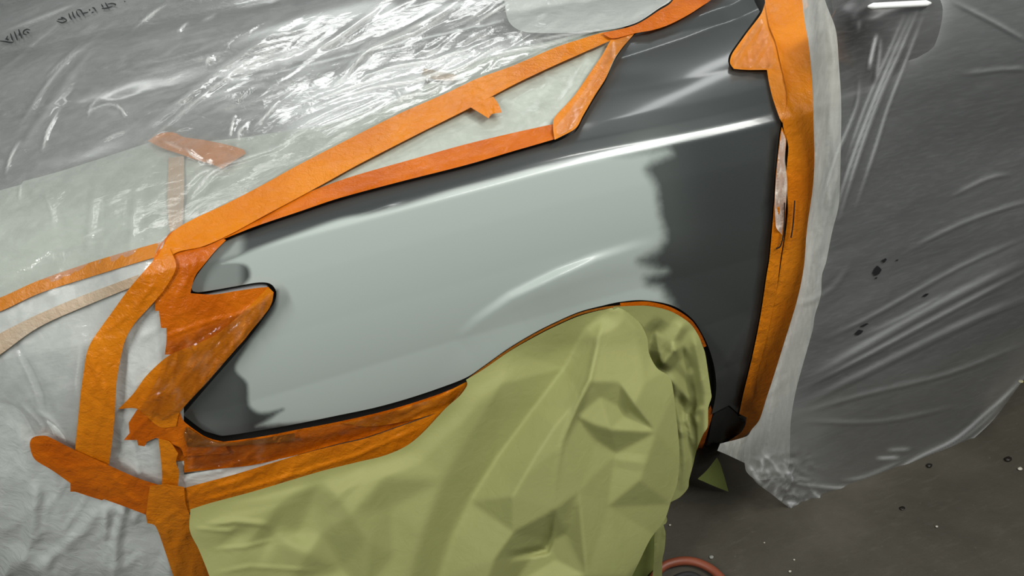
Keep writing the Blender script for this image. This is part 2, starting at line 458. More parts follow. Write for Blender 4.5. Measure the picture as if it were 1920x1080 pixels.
# inner shell behind every gap
def shell():
    xs = np.concatenate([np.linspace(-1.25, 2.3, 120)]); ph = np.linspace(-.32, 2.2, 150)
    V = []; 
    for x in xs:
        P = np.zeros((len(ph), 3))
        # solve radius for each angle by bisection on Fbody = -0.014
        lo = np.full(len(ph), .2); hi = np.full(len(ph), 2.6)
        for _ in range(22):
            m = (lo+hi)/2; P[:, 0] = x; P[:, 1] = AY-m*np.cos(ph); P[:, 2] = AZ+m*np.sin(ph)
            v = Fbody(P)+.016; lo = np.where(v < 0, m, lo); hi = np.where(v < 0, hi, m)
        P[:, 2] = np.maximum(P[:, 2], np.where(P[:, 0] > .5, .09, .03))
        V.append(P.copy())
    V = np.concatenate(V); m = len(ph)
    F = [[i*m+j, i*m+j+1, (i+1)*m+j+1, (i+1)*m+j] for i in range(len(xs)-1) for j in range(m-1)]
    F.append([i*m for i in range(len(xs))]+[i*m+m-1 for i in range(len(xs)-1, -1, -1)])
    F.append(list(range(m))); F.append([(len(xs)-1)*m+j for j in range(m)][::-1])
    return finish('inner_shell', V, F, MAT['black'], car)
shell()

FEN = [(424,452),(385,495),(370,515),(363,528),(359,540),(362,546),(371,548),(400,544),(440,537),(481,530),(500,530),(511,535),(518,547),(517,560),(511,573),(463,639),(389,724),(343,778),
 (380,806),(400,813),(419,817),(493,806),(560,794),(633,779),(700,765),(759,749),(820,729),(874,708),(907,686),(955,652),(1000,625),(1037,606),(1085,585),(1130,573),(1163,566),(1207,563),(1261,573),(1298,598),(1320,632),(1331,658),(1339,687),(1343,720),(1341,747),(1335,776),
 (1367,760),(1383,774),(1391,740),(1409,665),(1424,591),(1435,517),(1441,480),(1450,373),(1453,323),(1461,249),(1464,231),(1451,192),(1443,156),(1437,134),(1400,134),(1373,132),(1366,119),(1366,108),(1371,97),(1425,22),(1414,0),(1405,-40),(1290,-45),(1260,30),(1192,64),
 (1154,111),(1135,153),(1117,181),(1093,222),(1080,246),(1052,262),(1019,271),(967,286),(875,314),(745,347),(634,377),(560,402),(480,429)]
PRIM = [(395,500),(440,496),(463,500),(468,520),(452,536),(470,545),(520,545),(515,580),(470,640),(440,690),(462,720),(466,760),(490,775),(530,768),(505,785),(480,800),(633,785),(759,755),(874,714),(955,656),(1037,612),(1130,580),(1262,575),(1240,540),(1215,530),(1213,522),(1250,508),(1222,500),(1200,488),(1235,470),(1248,440),(1240,400),(1232,350),(1215,318),(1225,307),(1262,290),(1255,279),(1200,282),(1150,291),(1080,305),(1000,319),(940,335),(850,357),(760,384),(700,399),(640,410),(560,437),(480,466)]
PRIM_O = outline(PRIM, 8, True, 70)
def primer_mask(p):
    d = np.full(len(p), 1e9)
    for a, b in zip(PRIM_O, np.roll(PRIM_O, -1, 0)):
        ab = b-a; q = p-a; t = np.clip((q@ab)/(ab@ab+1e-9), 0, 1); c = q-t[:, None]*ab
        d = np.minimum(d, np.hypot(c[:, 0], c[:, 1]))
    s = np.where(inside(p, PRIM_O), d, -d)
    soft = 16+26*S((p[:, 0]-1120)/80)
    m = .5+.5*np.clip(s/soft, -1, 1)
    m = np.where((p[:, 0] < 640), np.clip(.5+(m-.5)*1.0, 0, 1), m)
    return m
def primer_mist(p):
    tip = .52*S((468-p[:, 0])/26)*S((575-p[:, 1])/30)
    low = .13*S((480-p[:, 0])/40)*S((p[:, 1]-600)/50)+.10*np.exp(-((p[:, 0]-390)/40)**2-((p[:, 1]-800)/16)**2)
    d, s_, t = seg(p, [(1225,290),(1236,350),(1245,420)])
    return np.clip(tip+low+.12*np.exp(-(d/60)**2), 0, 1)
TOPL = [(1140, 122), (1160, 111), (1200, 99), (1280, 73), (1340, 50), (1385, 34), (1440, 5)]
def fen_disp(p):
    d, s, t = seg(p, TOPL)
    up = s > 0     # left of the walking direction = above
    fade = S((p[:, 0]-1110)/60)
    v = np.where(up, .00045*np.minimum(d, 30)-.00020*np.clip(d-30, 0, 60), 0.0)*fade
    # shallow dish under the line, and the rolled lip of the panel
    v = v-.0035*np.exp(-((p[:, 0]-1180)/70)**2-((p[:, 1]-140)/22)**2)
    v = v+.014*tent(p, [(860, 640), (900, 604), (960, 562), (1050, 519), (1120, 490), (1190, 468), (1235, 458)], 19, 95, 1, .45, False)
    v = v+.0012*tent(p, [(640, 412), (700, 393), (760, 372)], 8, 8, 1, .3, False)
    return v
panel('front_wing', FEN, MAT['fender'], sp=4, parent=car, disp=fen_disp, rim=.014, attr={'primer': primer_mask, 'mist': primer_mist, 'ragged': lambda p: np.maximum(S((p[:, 0]-1120)/60), S((p[:, 1]-560)/60)*S((600-p[:, 0])/60))})

HOOD = [(-330,700),(-60,605),(74,562),(170,530),(296,490),(330,476),(424,447),(480,424),(560,397),(634,372),(745,342),(875,309),(967,281),(1019,266),(1052,257),(1076,241),(1088,220),(1111,179),(1129,151),(1148,110),(1188,60),(1100,20),(920,-60),(700,-110),(300,-110),(100,-90),(-100,-30),(-330,130)]
def hood_disp(p):
    v = .017*tent(p, [(-300, 290), (0, 196), (130, 165), (250, 128), (330, 100), (560, 20), (700, -30)], 10, 80, 1, 0, False)
    v = v-.013*tent(p, [(-100, 420), (200, 305), (340, 243), (480, 165), (640, 112), (830, 70), (960, 40)], 60, 14, 1, 0, False)
    v = v-.003*tent(p, [(100, 300), (180, 230), (300, 150)], 30, 30, 1, .3, False)
    return v
panel('bonnet', HOOD, MAT['silver'], sp=9, parent=car, disp=hood_disp, rim=.012)
BUMP = [(-250,720),(-60,620),(74,576),(170,543),(296,502),(315,560),(330,640),(330,780),(365,826),(400,838),(419,842),(493,832),(560,820),(633,806),(700,792),(759,776),(820,755),(872,736),(905,712),(1000,760),(900,1060),(600,1180),(300,1180),(-120,1180)]
panel('front_bumper', BUMP, MAT['bumper'], sp=14, parent=car, rim=.012)
HL = [(326,482),(352,474),(414,456),(378,495),(352,530),(350,553),(371,557),(481,538),(500,537),(508,550),(504,566),(455,634),(384,718),(340,768),(336,640),(322,560)]
panel('headlamp', HL, MAT['lens'], off=-.002, sp=8, parent=car, rim=.02)
sill = [tuple(q) for q in pr(np.stack([np.linspace(.62, 2.0, 14), np.full(14, .03), np.full(14, .165)], -1))]
DOOR = [(1460,-60),(1452,0),(1462,60),(1475,130),(1482,200),(1478,260),(1464,330),(1461,380),(1451,480),(1445,520),(1434,592),(1419,667),(1401,742),(1396,770),(1420,772)]+sill[1:]+[(2330,300),(2330,-60)]
panel('front_door', DOOR, MAT['gunmetal'], sp=14, parent=car, rim=.014)
WIND = [(2330,-72),(2330,-330),(1480,-330),(1462,-72)]
panel('side_window', WIND, MAT['glass'], sp=20, parent=car, off=-.004, rim=.005)
SCR = [(910,-64),(1104,14),(1192,56),(1256,26),(1284,-48),(1500,-200),(1280,-130),(1000,-130),(720,-114),(925,-64)]
def scr_disp(p): return .0008*np.clip(40-p[:, 1], 0, 300)
panel('windscreen', SCR, MAT['glass'], sp=16, parent=car, disp=lambda p: -.004+0*p[:, 0], rim=.005)
# side skirt below the wing
SK = [(1337,780),(1352,770),(1367,763),(1381,776),(1390,790),(1398,792),(1396,812),(1380,824),(1366,838),(1356,850),(1335,868),(1309,900),(1300,906),(1306,888),(1318,858),(1328,825)]
panel('side_skirt', SK, MAT['plastic'], sp=5, parent=car, off=-.002, rim=.012, disp=lambda p: .004*tent(p, [(1367, 763), (1362, 790), (1350, 850)], 10, 18, 1, 0, False))
# the wheel behind the paper
def wheel():
    pr_ = [(.0, .20), (.0, .235), (-.02, .30), (-.02, .325), (.0, .335), (.10, .335), (.18, .33), (.19, .30), (.17, .23)]
    V = []; F = []; n = 48
    for k in range(n):
        a = 2*math.pi*k/n
        for y, r in pr_: V.append((WC[0]+r*math.cos(a), .06+y*.95, .216+r*math.sin(a)))
    m = len(pr_)
    for k in range(n):
        for j in range(m-1): F.append([k*m+j, k*m+j+1, ((k+1) % n)*m+j+1, ((k+1) % n)*m+j])
    ty = finish('tyre', V, F, MAT['rubber'], car)
    V = []; F = []
    def box(c0, c1):
        b = len(V); (x0, y0, z0), (x1, y1, z1) = c0, c1
        V.extend([(x0,y0,z0),(x1,y0,z0),(x1,y1,z0),(x0,y1,z0),(x0,y0,z1),(x1,y0,z1),(x1,y1,z1),(x0,y1,z1)])
        for q in ([0,1,2,3],[4,5,6,7],[0,1,5,4],[1,2,6,5],[2,3,7,6],[3,0,4,7]): F.append([b+i for i in q])
    for k in range(n):
        a = 2*math.pi*k/n
        for y, r in ((.075, .0), (.075, .05), (.09, .06), (.10, .17), (.062, .19), (.06, .225), (.16, .22)): V.append((WC[0]+r*math.cos(a), y, .216+r*math.sin(a)))
    for k in range(n):
        for j in range(6):
            if 2 <= j <= 2 and (k % 10) < 4: continue
            F.append([k*7+j, k*7+j+1, ((k+1) % n)*7+j+1, ((k+1) % n)*7+j])
    finish('wheel_rim', V, F, MAT['alloy'], ty)
wheel()
# door mirror, hidden by film at the top of the door
def mirror():
    t = car
    c = pr(np.array([[0, 0, 0]]))
    D_ = rays([(1662, 50)])[0]; base = CP+(.02-CP[1])/D_[1]*D_
    n = 20; V = []; F = []
    for i, (sx, k) in enumerate(((-.105, .35), (-.10, .72), (-.085, .92), (-.05, 1), (.0, 1.02), (.05, .98), (.08, .85), (.095, .6), (.10, .3))):
        for j in range(n):
            a = 2*math.pi*j/n; ca, sa = math.cos(a), math.sin(a)
            e = 3.2; rr = (abs(ca)**e+abs(sa)**e)**(-1/e)
            V.append(base+np.array([sx*1.0, .055*k*rr*ca, .066*k*rr*sa-.008*(sx/.1)**2]))
    m = 9
    for i in range(m-1):
        for j in range(n): F.append([i*n+j, i*n+(j+1) % n, (i+1)*n+(j+1) % n, (i+1)*n+j])
    F.append(list(range(n))[::-1]); F.append([(m-1)*n+j for j in range(n)])
    mh = finish('door_mirror', V, F, MAT['plastic'], t)
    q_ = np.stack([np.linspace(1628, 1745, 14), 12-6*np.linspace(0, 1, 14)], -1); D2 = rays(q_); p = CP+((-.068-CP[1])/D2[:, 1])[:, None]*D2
    tube('mirror_highlight', p, [.002]+[.0055]*12+[.002], m_plain('painted_mirror_highlight', (.8, .82, .81), .3), mh)  # pale tube stands in for the highlight along the mirror's top
    arm = [base+np.array([-.04, .02, -.03]), base+np.array([-.06, .09, -.07]), base+np.array([-.07, .16, -.10])]
    tube('mirror_arm', bez(arm, 5), .028, MAT['plastic'], mh)
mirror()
panel('mirror_bracket', [(1552,-50),(1640,-50),(1652,40),(1648,104),(1600,114),(1578,100),(1566,50)], MAT['black'], sp=8, parent=car, off=.012, rim=.02)

# ------------------------------------------------------------------ translucent masking films
def wr(p, amp, scale, ang, stretch, s=0): return amp*fbm(p, scale, ang, stretch, s, 4)
milky = m_film('milky_masking_film', .84, (.52, .57, .50), .22, .18, (0, .3, .2), .5, 26, 1.3)
milkyw = m_film('white_masking_film', .86, (.70, .74, .71), .26, .2, (0, .3, .2), .6, 26, 1.22)
clear = m_film('clear_masking_film', .13, (.80, .82, .80), .10, .08, (0, .55, .1), .45, 16, 1.5, (1, 1, 4), .75)
door_clear = m_film('clear_door_film', .15, (.66, .68, .68), .18, .05, (0, -.45, 0), .12, 9, 1.28, (1, 1, 5), .8)
edge_film = m_film('folded_film_edge', .80, (.76, .78, .72), .22, .22, (0, 0, 0), .5, 20, 1.3, (3, 3, .7))

# bonnet side film (second layer, below the clear one)
MF = [(-330,460),(0,357),(40,346),(43,340),(110,322),(205,292),(300,262),(330,266),(420,262),(560,242),(620,232),(700,205),(780,168),(860,128),(950,95),(1040,75),(1128,56),(1192,56),(1156,105),(1135,148),(1115,176),(1091,218),(1078,239),(1052,256),(1019,264),(967,279),(875,307),(745,339),(634,369),(560,394),(480,421),(424,444),(330,474),(296,482),(170,512),(74,542),(0,572),(-60,592),(-330,690)]
def mf_d(p):
    v = wr(p, .003, 60, 25, 3, 3)+.002*ridged(p, 60, 30, 4, 5)
    tri = S((p[:, 0]-900)/80)
    v = v+tri*.004*ridged(p, 34, 60, 1.6, 9)
    v = v+.004*tent(p, [(930,180),(980,205),(1035,222)], 24, 8, 1, .2)
    return v
def mf_a(p):
    return .10*ridged(p, 50, 40, 5, 8)+.08*(fbm(p, 120, 20, 2, 2)*2)
f1 = panel('masking_film', MF, milky, off=.005, sp=6, disp=mf_d, attr={'fold': mf_a})
tag(f1, 'milky green-grey masking film along the edge of the bonnet, under the wide orange tape', 'masking film')

# film over bumper, left and bottom-left
BF = [(-250,685),(-60,588),(0,569),(74,539),(170,509),(296,479),(330,560),(345,600),(345,640),(345,905),(352,960),(330,985),(345,1040),(400,1110),(420,1160),(300,1170),(-120,1170)]
def bf_d(p):
    v = wr(p, .008, 130, 60, 1.6, 31)+.0025*fbm(p, 50, 70, 2, 33, 1)
    low = S((p[:, 1]-860)/80)
    v = v+low*.009*ridged(p, 95, 78, 2.4, 35)+low*.003*ridged(p, 45, 60, 1.8, 36)
    v = v+.005*ridged(p, 90, 100, 4, 37)*S((700-p[:, 0])/600)
    for ln, w, h in (([(197,945),(150,1000),(60,1080)], 16, .006), ([(197,945),(196,1080)], 10, .006), ([(200,945),(250,975),(262,968)], 12, .006), ([(0,600),(60,700),(110,800)], 16, -.006), ([(20,700),(90,790),(130,830)], 8, .004),
                     ([(70,900),(60,1000),(40,1080)], 20, .008), ([(255,640),(290,620),(300,680),(262,740)], 12, .004), ([(245,800),(262,900)], 7, .005), ([(206,700),(230,830)], 12, .003), ([(205,870),(225,850)], 10, .003)):
        v = v+tent(p, ln, w, w, h, .15)
    return v
def bf_a(p):
    a = .10*S((p[:, 1]-820)/100)+.15*fbm(p, 100, 80, 2, 41)
    a = a-.22*np.exp(-((p[:, 0]-10)/60)**2-((p[:, 1]-740)/80)**2)
    return a+.06*ridged(p, 40, 70, 5, 42)
f2 = panel('masking_film', BF, milkyw, off=.008, sp=6, disp=bf_d, attr={'fold': bf_a})
tag(f2, 'wrinkled whitish film hanging over the front bumper at the lower left', 'masking film')
f2b = panel('masking_film', [(334,866),(347,863),(345,890),(430,876),(470,872),(560,852),(540,862),(450,888),(345,916),(330,918)], milkyw, off=.0125, sp=5, disp=lambda p: .003*ridged(p, 20, 12, 5, 3), attr={'fold': lambda p: .2+0*p[:, 0]})
tag(f2b, 'small sliver of white film showing between the orange tapes under the wing', 'masking film')

CW = [(935,-110),(940,-60),(948,20),(958,46),(985,60),(1060,62),(1128,58),(1190,44),(1235,16),(1262,-4),(1274,-60),(1290,-110)]
f0 = panel('masking_film', CW, milkyw, off=.012, sp=7, disp=lambda p: .010*fbm(p, 60, 70, 2, 45)+.004*ridged(p, 50, 60, 3, 46), attr={'fold': lambda p: .12+.2*fbm(p, 60, 60, 2, 48)})
tag(f0, 'pale film lying over the foot of the windscreen, at the top edge', 'masking film')
# the clear sheet thrown over the bonnet
CFm = [(-150,0),(-60,-35),(100,-85),(300,-106),(900,-110),(1265,-110),(1262,-6),(1235,14),(1190,42),(1128,56),(1041,84),(964,117),(893,143),(838,170),(753,207),(671,248),(560,305),(470,358),(400,392),(352,424),(318,436),(296,482),(250,536),(208,586),(170,638),(160,660),(146,780),(139,840),(90,812),(60,815),(20,760),(-150,740)]
STREAKS = [ # line, width px, height m, whiteness
 ([(0,62),(70,35),(160,0)],9,.004,.25), ([(-20,150),(60,85),(130,30),(200,-10)],7,.003,.12), ([(30,250),(80,170),(130,110),(180,70),(220,30)],10,.006,.22),
 ([(85,160),(92,140),(120,112),(165,72)],7,.004,.35), ([(245,60),(290,22),(315,8)],5,.004,.55), ([(330,62),(345,48),(355,40)],5,.004,.6), ([(375,40),(400,28),(412,20)],5,.003,.35),
 ([(165,225),(170,200),(190,180)],4,.003,.4), ([(78,290),(88,250),(100,225),(115,200)],6,.005,.6), ([(10,330),(22,290),(40,260)],6,.004,.55), ([(0,355),(40,280),(110,180),(175,90),(230,45)],18,.006,.10),
 ([(150,215),(200,195),(225,205),(240,228)],6,.004,.35), ([(212,190),(228,205),(236,222)],5,.004,.5), ([(180,270),(210,255),(250,240)],5,.003,.3), ([(385,125),(392,108),(402,118)],5,.004,.6),
 ([(220,290),(300,220),(400,140),(500,70),(600,0)],16,.008,.20), ([(240,300),(330,220),(430,140),(540,60)],8,.005,.25),
 ([(395,160),(440,130),(490,105),(530,80)],5,.003,.4), ([(410,150),(450,145),(480,130)],4,.003,.5), ([(430,130),(470,125),(510,108)],3,.003,.5), ([(440,118),(480,112),(520,98)],3,.003,.45), ([(450,105),(500,95),(545,78)],3,.003,.45), ([(470,90),(520,78),(560,68)],3,.003,.4), ([(480,70),(540,62),(580,50)],3,.003,.35),
 ([(430,258),(435,238),(440,215)],5,.005,.7), ([(450,265),(448,248),(465,230)],4,.004,.5), ([(470,245),(500,215),(525,185)],4,.004,.5), ([(500,290),(560,240),(640,200),(720,170)],14,.007,.18),
 ([(560,115),(620,80),(700,20),(730,-20)],12,.006,.35), ([(620,165),(680,100),(760,60),(840,15),(880,-20)],12,.008,.6), ([(660,110),(730,80),(800,50),(860,10)],8,.005,.4), ([(600,170),(640,150),(690,95),(720,75)],6,.004,.35),
 ([(875,52),(920,25),(965,-5)],5,.005,.8), ([(1000,35),(1030,22)],4,.003,.3), ([(820,60),(880,35),(930,0)],4,.003,.35), ([(690,40),(740,15),(790,-10)],5,.003,.3),
 ([(630,170),(720,130),(820,110),(920,75),(960,62)],8,.005,.45), ([(560,215),(660,175),(760,150),(860,128),(950,80)],10,.006,.45), ([(560,200),(640,170),(700,150),(780,120)],5,.004,.55), ([(640,190),(700,165),(790,150),(860,110),(940,85)],5,.004,.6),
 ([(700,210),(760,180),(800,175),(850,150)],5,.004,.55), ([(560,250),(620,230),(690,200),(740,180)],6,.004,.4), ([(830,140),(870,125),(910,100),(960,75)],5,.004,.5), ([(900,110),(960,95),(1020,85),(1090,65)],5,.003,.45), ([(960,85),(1040,68),(1130,55),(1200,38)],5,.003,.4), ([(1060,75),(1130,62),(1200,42),(1250,15)],4,.003,.4),
 ([(755,165),(760,185),(780,175),(800,165)],5,.005,.55), ([(740,160),(752,185),(740,195)],4,.004,.45), ([(330,420),(318,446),(300,468),(284,492)],4,.003,.5), ([(350,375),(380,345),(400,320)],5,.004,.3), ([(355,360),(370,350),(395,325),(430,310)],4,.003,.4), ([(360,330),(400,315),(480,290),(560,260)],4,.003,.25), ([(350,350),(375,325),(410,312)],5,.003,.3),
 ([(150,640),(146,690),(142,720),(147,760)],4,.003,.35), ([(40,340),(36,380)],4,.003,.3), ([(80,350),(98,400),(100,440)],6,.003,.12), ([(345,275),(360,290),(385,305)],6,.004,.45), ([(385,300),(400,308)],4,.003,.6), ([(300,262),(330,275),(350,285)],8,.004,.2),
 ([(150,448),(200,425)],3,.002,.25), ([(260,330),(250,420),(245,500)],14,.003,.06), ([(180,320),(170,420),(160,500)],14,.003,.05), ([(60,770),(100,790),(135,835)],7,.004,.25),([(20,640),(60,720),(80,790)],6,.004,.2),([(30,750),(80,800),(62,818)],6,.004,.25)]
STREAKS = [(bez(a_, 4).tolist(), b_, c_, d_) for a_, b_, c_, d_ in STREAKS]
def cf_d(p):
    hood = S((620-p[:, 1]-.28*p[:, 0])/120)
    v = .006*hood+wr(p, .010, 90, 38, 4, 51)*hood+wr(p, .0035, 26, 32, 5, 52)*(.35+hood)
    for ln, w, h, _ in STREAKS: v = v+tent(p, ln, max(w, 7), max(w, 7), h*.8, .3, False)
    v = v+.0035*ridged(p, 18, 22, 6, 57)*np.exp(-((p[:, 0]-330)/150)**2-((p[:, 1]-200)/55)**2)
    v = v+.0035*ridged(p, 16, 30, 6, 59)*np.exp(-((p[:, 0]-800)/220)**2-((p[:, 1]-110)/70)**2)
    return v
def cf_a(p):
    v = 0.02+.06*np.clip(fbm(p, 70, 38, 4, 51)*2, -.5, 1)
    z1 = np.exp(-((p[:, 0]-450)/170)**2-((p[:, 1]-140)/70)**2); z2 = np.exp(-((p[:, 0]-800)/230)**2-((p[:, 1]-90)/80)**2)
    v = v+.30*z1*ridged(p, 9, 14, 9, 61)+.35*z2*ridged(p, 10, 30, 10, 63)
    for ln, w, h, a in STREAKS: v = np.maximum(v, tent(p, ln, max(w*.6, 4), max(w*.6, 4), a*1.15, .35, False))
    low = S((p[:, 1]+.28*p[:, 0]-520)/60)
    return v*(1-.45*low)
f3 = panel('bonnet_film', CFm, clear, off=.014, sp=3.6, disp=cf_d, attr={'fold': cf_a})
tag(f3, 'large clear crinkled plastic film thrown over the bonnet at the top left, with black lettering', 'plastic film')
# printed strokes on the bonnet film, as they read in the photograph
def ink(st, wpx=1.9):
    L = bez(st, 5) if len(st) > 2 else np.array([np.array(st[0])+(np.array(st[1])-np.array(st[0]))*t for t in np.linspace(0, 1, 5)])
    T = np.gradient(L, axis=0); T /= np.hypot(T[:, 0], T[:, 1])[:, None]+1e-9; N = np.stack([-T[:, 1], T[:, 0]], -1)
    k = np.sin(np.linspace(.25, math.pi-.25, len(L)))[:, None]*wpx*.5+.45
    q = np.concatenate([L+N*k, L-N*k]); n = len(L)
    finish('letter_stroke', body(q, .0185+cf_d(q)), [[i, i+1, n+i+1, n+i] for i in range(n-1)], MAT['ink'], f3)
s = 1/6.4
def z(*pts): return [(a*s, b*s) for a, b in pts]
strokes = [z((0,492),(60,498),(120,510),(160,505)), z((60,465),(100,480),(80,460),(95,430)), z((125,400),(140,450),(160,500)), z((170,378),(190,430),(210,485)), z((222,350),(240,400),(265,462)), z((232,395),(232,430)), z((360,360),(320,352),(285,375),(285,405),(320,420)), z((320,380),(350,400)),
 z((680,250),(740,272),(790,255),(800,235)), z((690,235),(750,225),(730,205)), z((745,205),(800,240)), z((825,160),(840,205),(862,238)), z((868,140),(882,190),(905,222)), z((915,130),(930,175),(965,205)), z((920,122),(960,118),(985,150),(1010,188)), z((985,165),(1060,145)), z((1070,108),(1080,130)), z((1100,150),(1125,145)), z((1105,90),(1130,100),(1155,135)), z((1215,50),(1240,90)), z((1262,30),(1285,70),(1300,85)), z((1220,102),(1280,98),(1350,78)), z((1290,50),(1340,42),(1385,52),(1380,65)), z((1490,15),(1505,20))]
for st in strokes: ink(st)

# ------------------------------------------------------------------ orange tapes
def tape_d(seed, amp=.0012, ang=30, extra=()):
    def d(p):
        v = wr(p, amp*1.6, 46, ang, 3, seed)+amp*1.3*ridged(p, 34, ang+20, 3.5, seed+2)+amp*.8*ridged(p, 26, ang+70, 3, seed+4)
        for e in extra: v = v+tent(p, *e)
        return v
    return d
def tape(poly, mat, off, label, seed=1, ang=30, amp=.0010, sp=5, extra=(), surf=body, corner=48, name='masking_tape'):
    o = panel(name, poly, MAT[mat], surf=surf, off=off, sp=sp, disp=tape_d(seed, amp, ang, extra), corner=corner)
    return tag(o, label, 'tape')
tape([(-60,577),(0,558),(67,528),(148,499),(222,476),(315,450),(320,475),(278,486),(170,519),(74,550),(0,584),(-60,603)], 'tape4', .018, 'long thin orange tape running from the left edge to the headlamp corner', 11, 20)
tape([(-40,650),(0,625),(70,590),(150,556),(260,515),(255,535),(150,578),(70,615),(0,665),(-40,690)], 'tapefaint', .021, 'faint orange tape glimpsed through film below the thin left-hand tape', 12, 25)
tape([(316,296),(345,292),(345,360),(342,432),(318,442),(314,380)], 'tapefaint', .0095, 'faint upright strip of orange tape seen through the film, left of the wide tape', 13, 80)
tape([(277,264),(298,251),(324,248),(345,257),(380,262),(415,269),(443,276),(458,281),(461,288),(415,317),(400,309),(363,298),(335,288),(310,280),(292,272)], 'tape4', .012, 'short loose orange tape piece half hidden beneath the bonnet film', 14, -15, .002)
# wide bonnet tape and its neighbours
tape([(322,437),(360,412),(420,384),(490,348),(560,309),(671,252),(753,211),(838,174),(893,148),(964,122),(1041,89),(1080,76),(1130,61),(1170,57),(1152,72),(1095,98),(1041,122),(967,157),(882,202),(782,252),(671,309),(615,340),(560,370),(500,402),(430,440),(380,462),(330,474),(300,500),(290,490)], 'tape', .021, 'widest orange tape crossing diagonally along the bonnet edge', 21, 27, .0012)
tape([(567,365),(653,333),(782,296),(875,270),(967,248),(1040,232),(1056,246),(1049,257),(1019,267),(967,282),(875,309),(745,342),(634,372),(560,397),(480,424),(424,446),(395,455),(350,480),(345,465),(440,425),(500,393)], 'tape2', .0175, 'long narrow orange tape along the top edge of the dark wing', 22, 17, .0009, extra=(([(380,470),(500,410),(700,345),(1000,262)], 7, 7, .002, .1),))
tape([(1149,70),(1170,62),(1192,60),(1154,106),(1135,148),(1117,176),(1093,217),(1080,240),(1052,256),(1040,262),(1037,240),(1040,220),(1077,179),(1112,128),(1130,102)], 'tape3', .0225, 'orange tape closing the pointed end of the film triangle beside the wing', 23, 60, .0014, extra=(([(1165,75),(1125,140),(1090,195),(1060,235),(1000,262)], 6, 6, .003, .1),))
tape([(1128,62),(1190,47),(1235,20),(1262,0),(1272,-45),(1372,-45),(1335,-2),(1315,12),(1290,28),(1255,46),(1225,56),(1192,62),(1149,72)], 'tape2', .026, 'curving orange tape that leaves the frame above the wing', 24, 28, .0016)
tape([(880,200),(898,190),(925,181),(935,196),(941,211),(922,214),(916,222),(900,212)], 'tape', .026, 'small folded orange tab sticking out below the widest tape', 25, 60, .001, sp=4, extra=(([(918,200),(922,214)], 5, 5, .003, 0),))
tape([(795,128),(830,135),(860,142),(850,152),(820,150),(790,142)], 'tapefaint', .0125, 'faint orange scrap under the bonnet film above the widest tape', 26, 10)
# headlamp cluster
tape([(315,441),(335,430),(400,440),(424,450),(404,470),(385,493),(367,516),(360,536),(357,550),(400,552),(440,546),(481,540),(503,538),(512,550),(508,566),(490,592),(430,660),(309,665),(312,640),(312,615),(302,615),(298,583),(291,583),(289,560),(275,540),(290,480)], 'tape2', .0185, 'broad deep orange tape patch covering the headlamp', 31, 40, .0012, sp=4, extra=(([(300,635),(400,600),(450,590),(505,550)], 5, 5, .0025, .1), ([(350,480),(352,520),(340,560)], 8, 8, .002, .2)))
tape([(503,538),(513,548),(510,566),(502,582),(458,636),(420,680),(384,721),(338,772),(330,800),(298,800),(258,767),(222,767),(250,738),(274,705),(309,672),(330,660),(400,630),(450,590)], 'tape', .0225, 'slanting orange tape down the rear edge of the headlamp', 32, 48, .0016, sp=4, extra=(([(505,550),(440,650),(350,755)], 8, 12, .003, .1), ([(500,575),(400,690)], 4, 4, .002, .2), ([(330,730),(420,620)], 5, 5, .002, .2)))
tape([(257,768),(298,764),(338,774),(345,790),(380,816),(400,824),(419,828),(430,850),(345,856),(340,840),(297,822),(292,821),(276,828),(271,837),(259,835),(257,825),(232,825),(243,812),(241,793)], 'tape2', .0205, 'torn orange tape scrap with ragged left edge at the wing lower front corner', 33, 20, .0014, sp=4, corner=30)
tape([(289,566),(256,602),(243,621),(236,635),(230,654),(219,713),(215,780),(210,830),(203,880),(200,905),(150,900),(140,880),(141,841),(146,790),(151,740),(158,690),(163,661),(174,636),(211,584),(244,539),(296,480),(318,465),(330,500),(310,540)], 'tape', .0245, 'bent orange tape running down beside the headlamp to the lower left', 34, 60, .0014, extra=(([(300,520),(240,590),(185,630)], 6, 6, .0025, .15), ([(175,650),(178,690),(215,775)], 7, 7, .003, .2), ([(168,665),(190,740)], 5, 5, .0018, .2)))
tape([(56,837),(57,826),(62,820),(73,817),(89,818),(141,844),(203,872),(260,897),(315,914),(350,925),(352,962),(300,978),(276,977),(273,965),(234,950),(195,936),(191,938),(165,930),(141,922),(132,922),(132,906),(98,882),(65,861)], 'tape2', .0285, 'rounded-end orange tape pointing left across the lower corner', 35, -22, .0014, corner=40, extra=(([(205,880),(240,930),(270,950)], 8, 8, .003, .2),))
tape([(297,822),(318,828),(334,850),(330,866),(336,885),(334,905),(334,918),(303,914),(304,890),(302,865)], 'tape', .0235, 'narrow upright orange tape strip linking the two lower tapes', 36, 80, .0014, sp=4)
tape([(281,911),(310,908),(345,913),(348,943),(355,964),(361,981),(357,999),(373,1031),(399,1080),(425,1140),(345,1140),(325,1080),(299,1003),(290,985),(276,981),(274,964)], 'tape', .034, 'orange tape hanging down between white film and green paper', 37, 70, .002, extra=(([(355,985),(330,1030),(340,1080)], 14, 14, .004, .2), ([(290,985),(340,950)], 6, 6, .002, .2)))
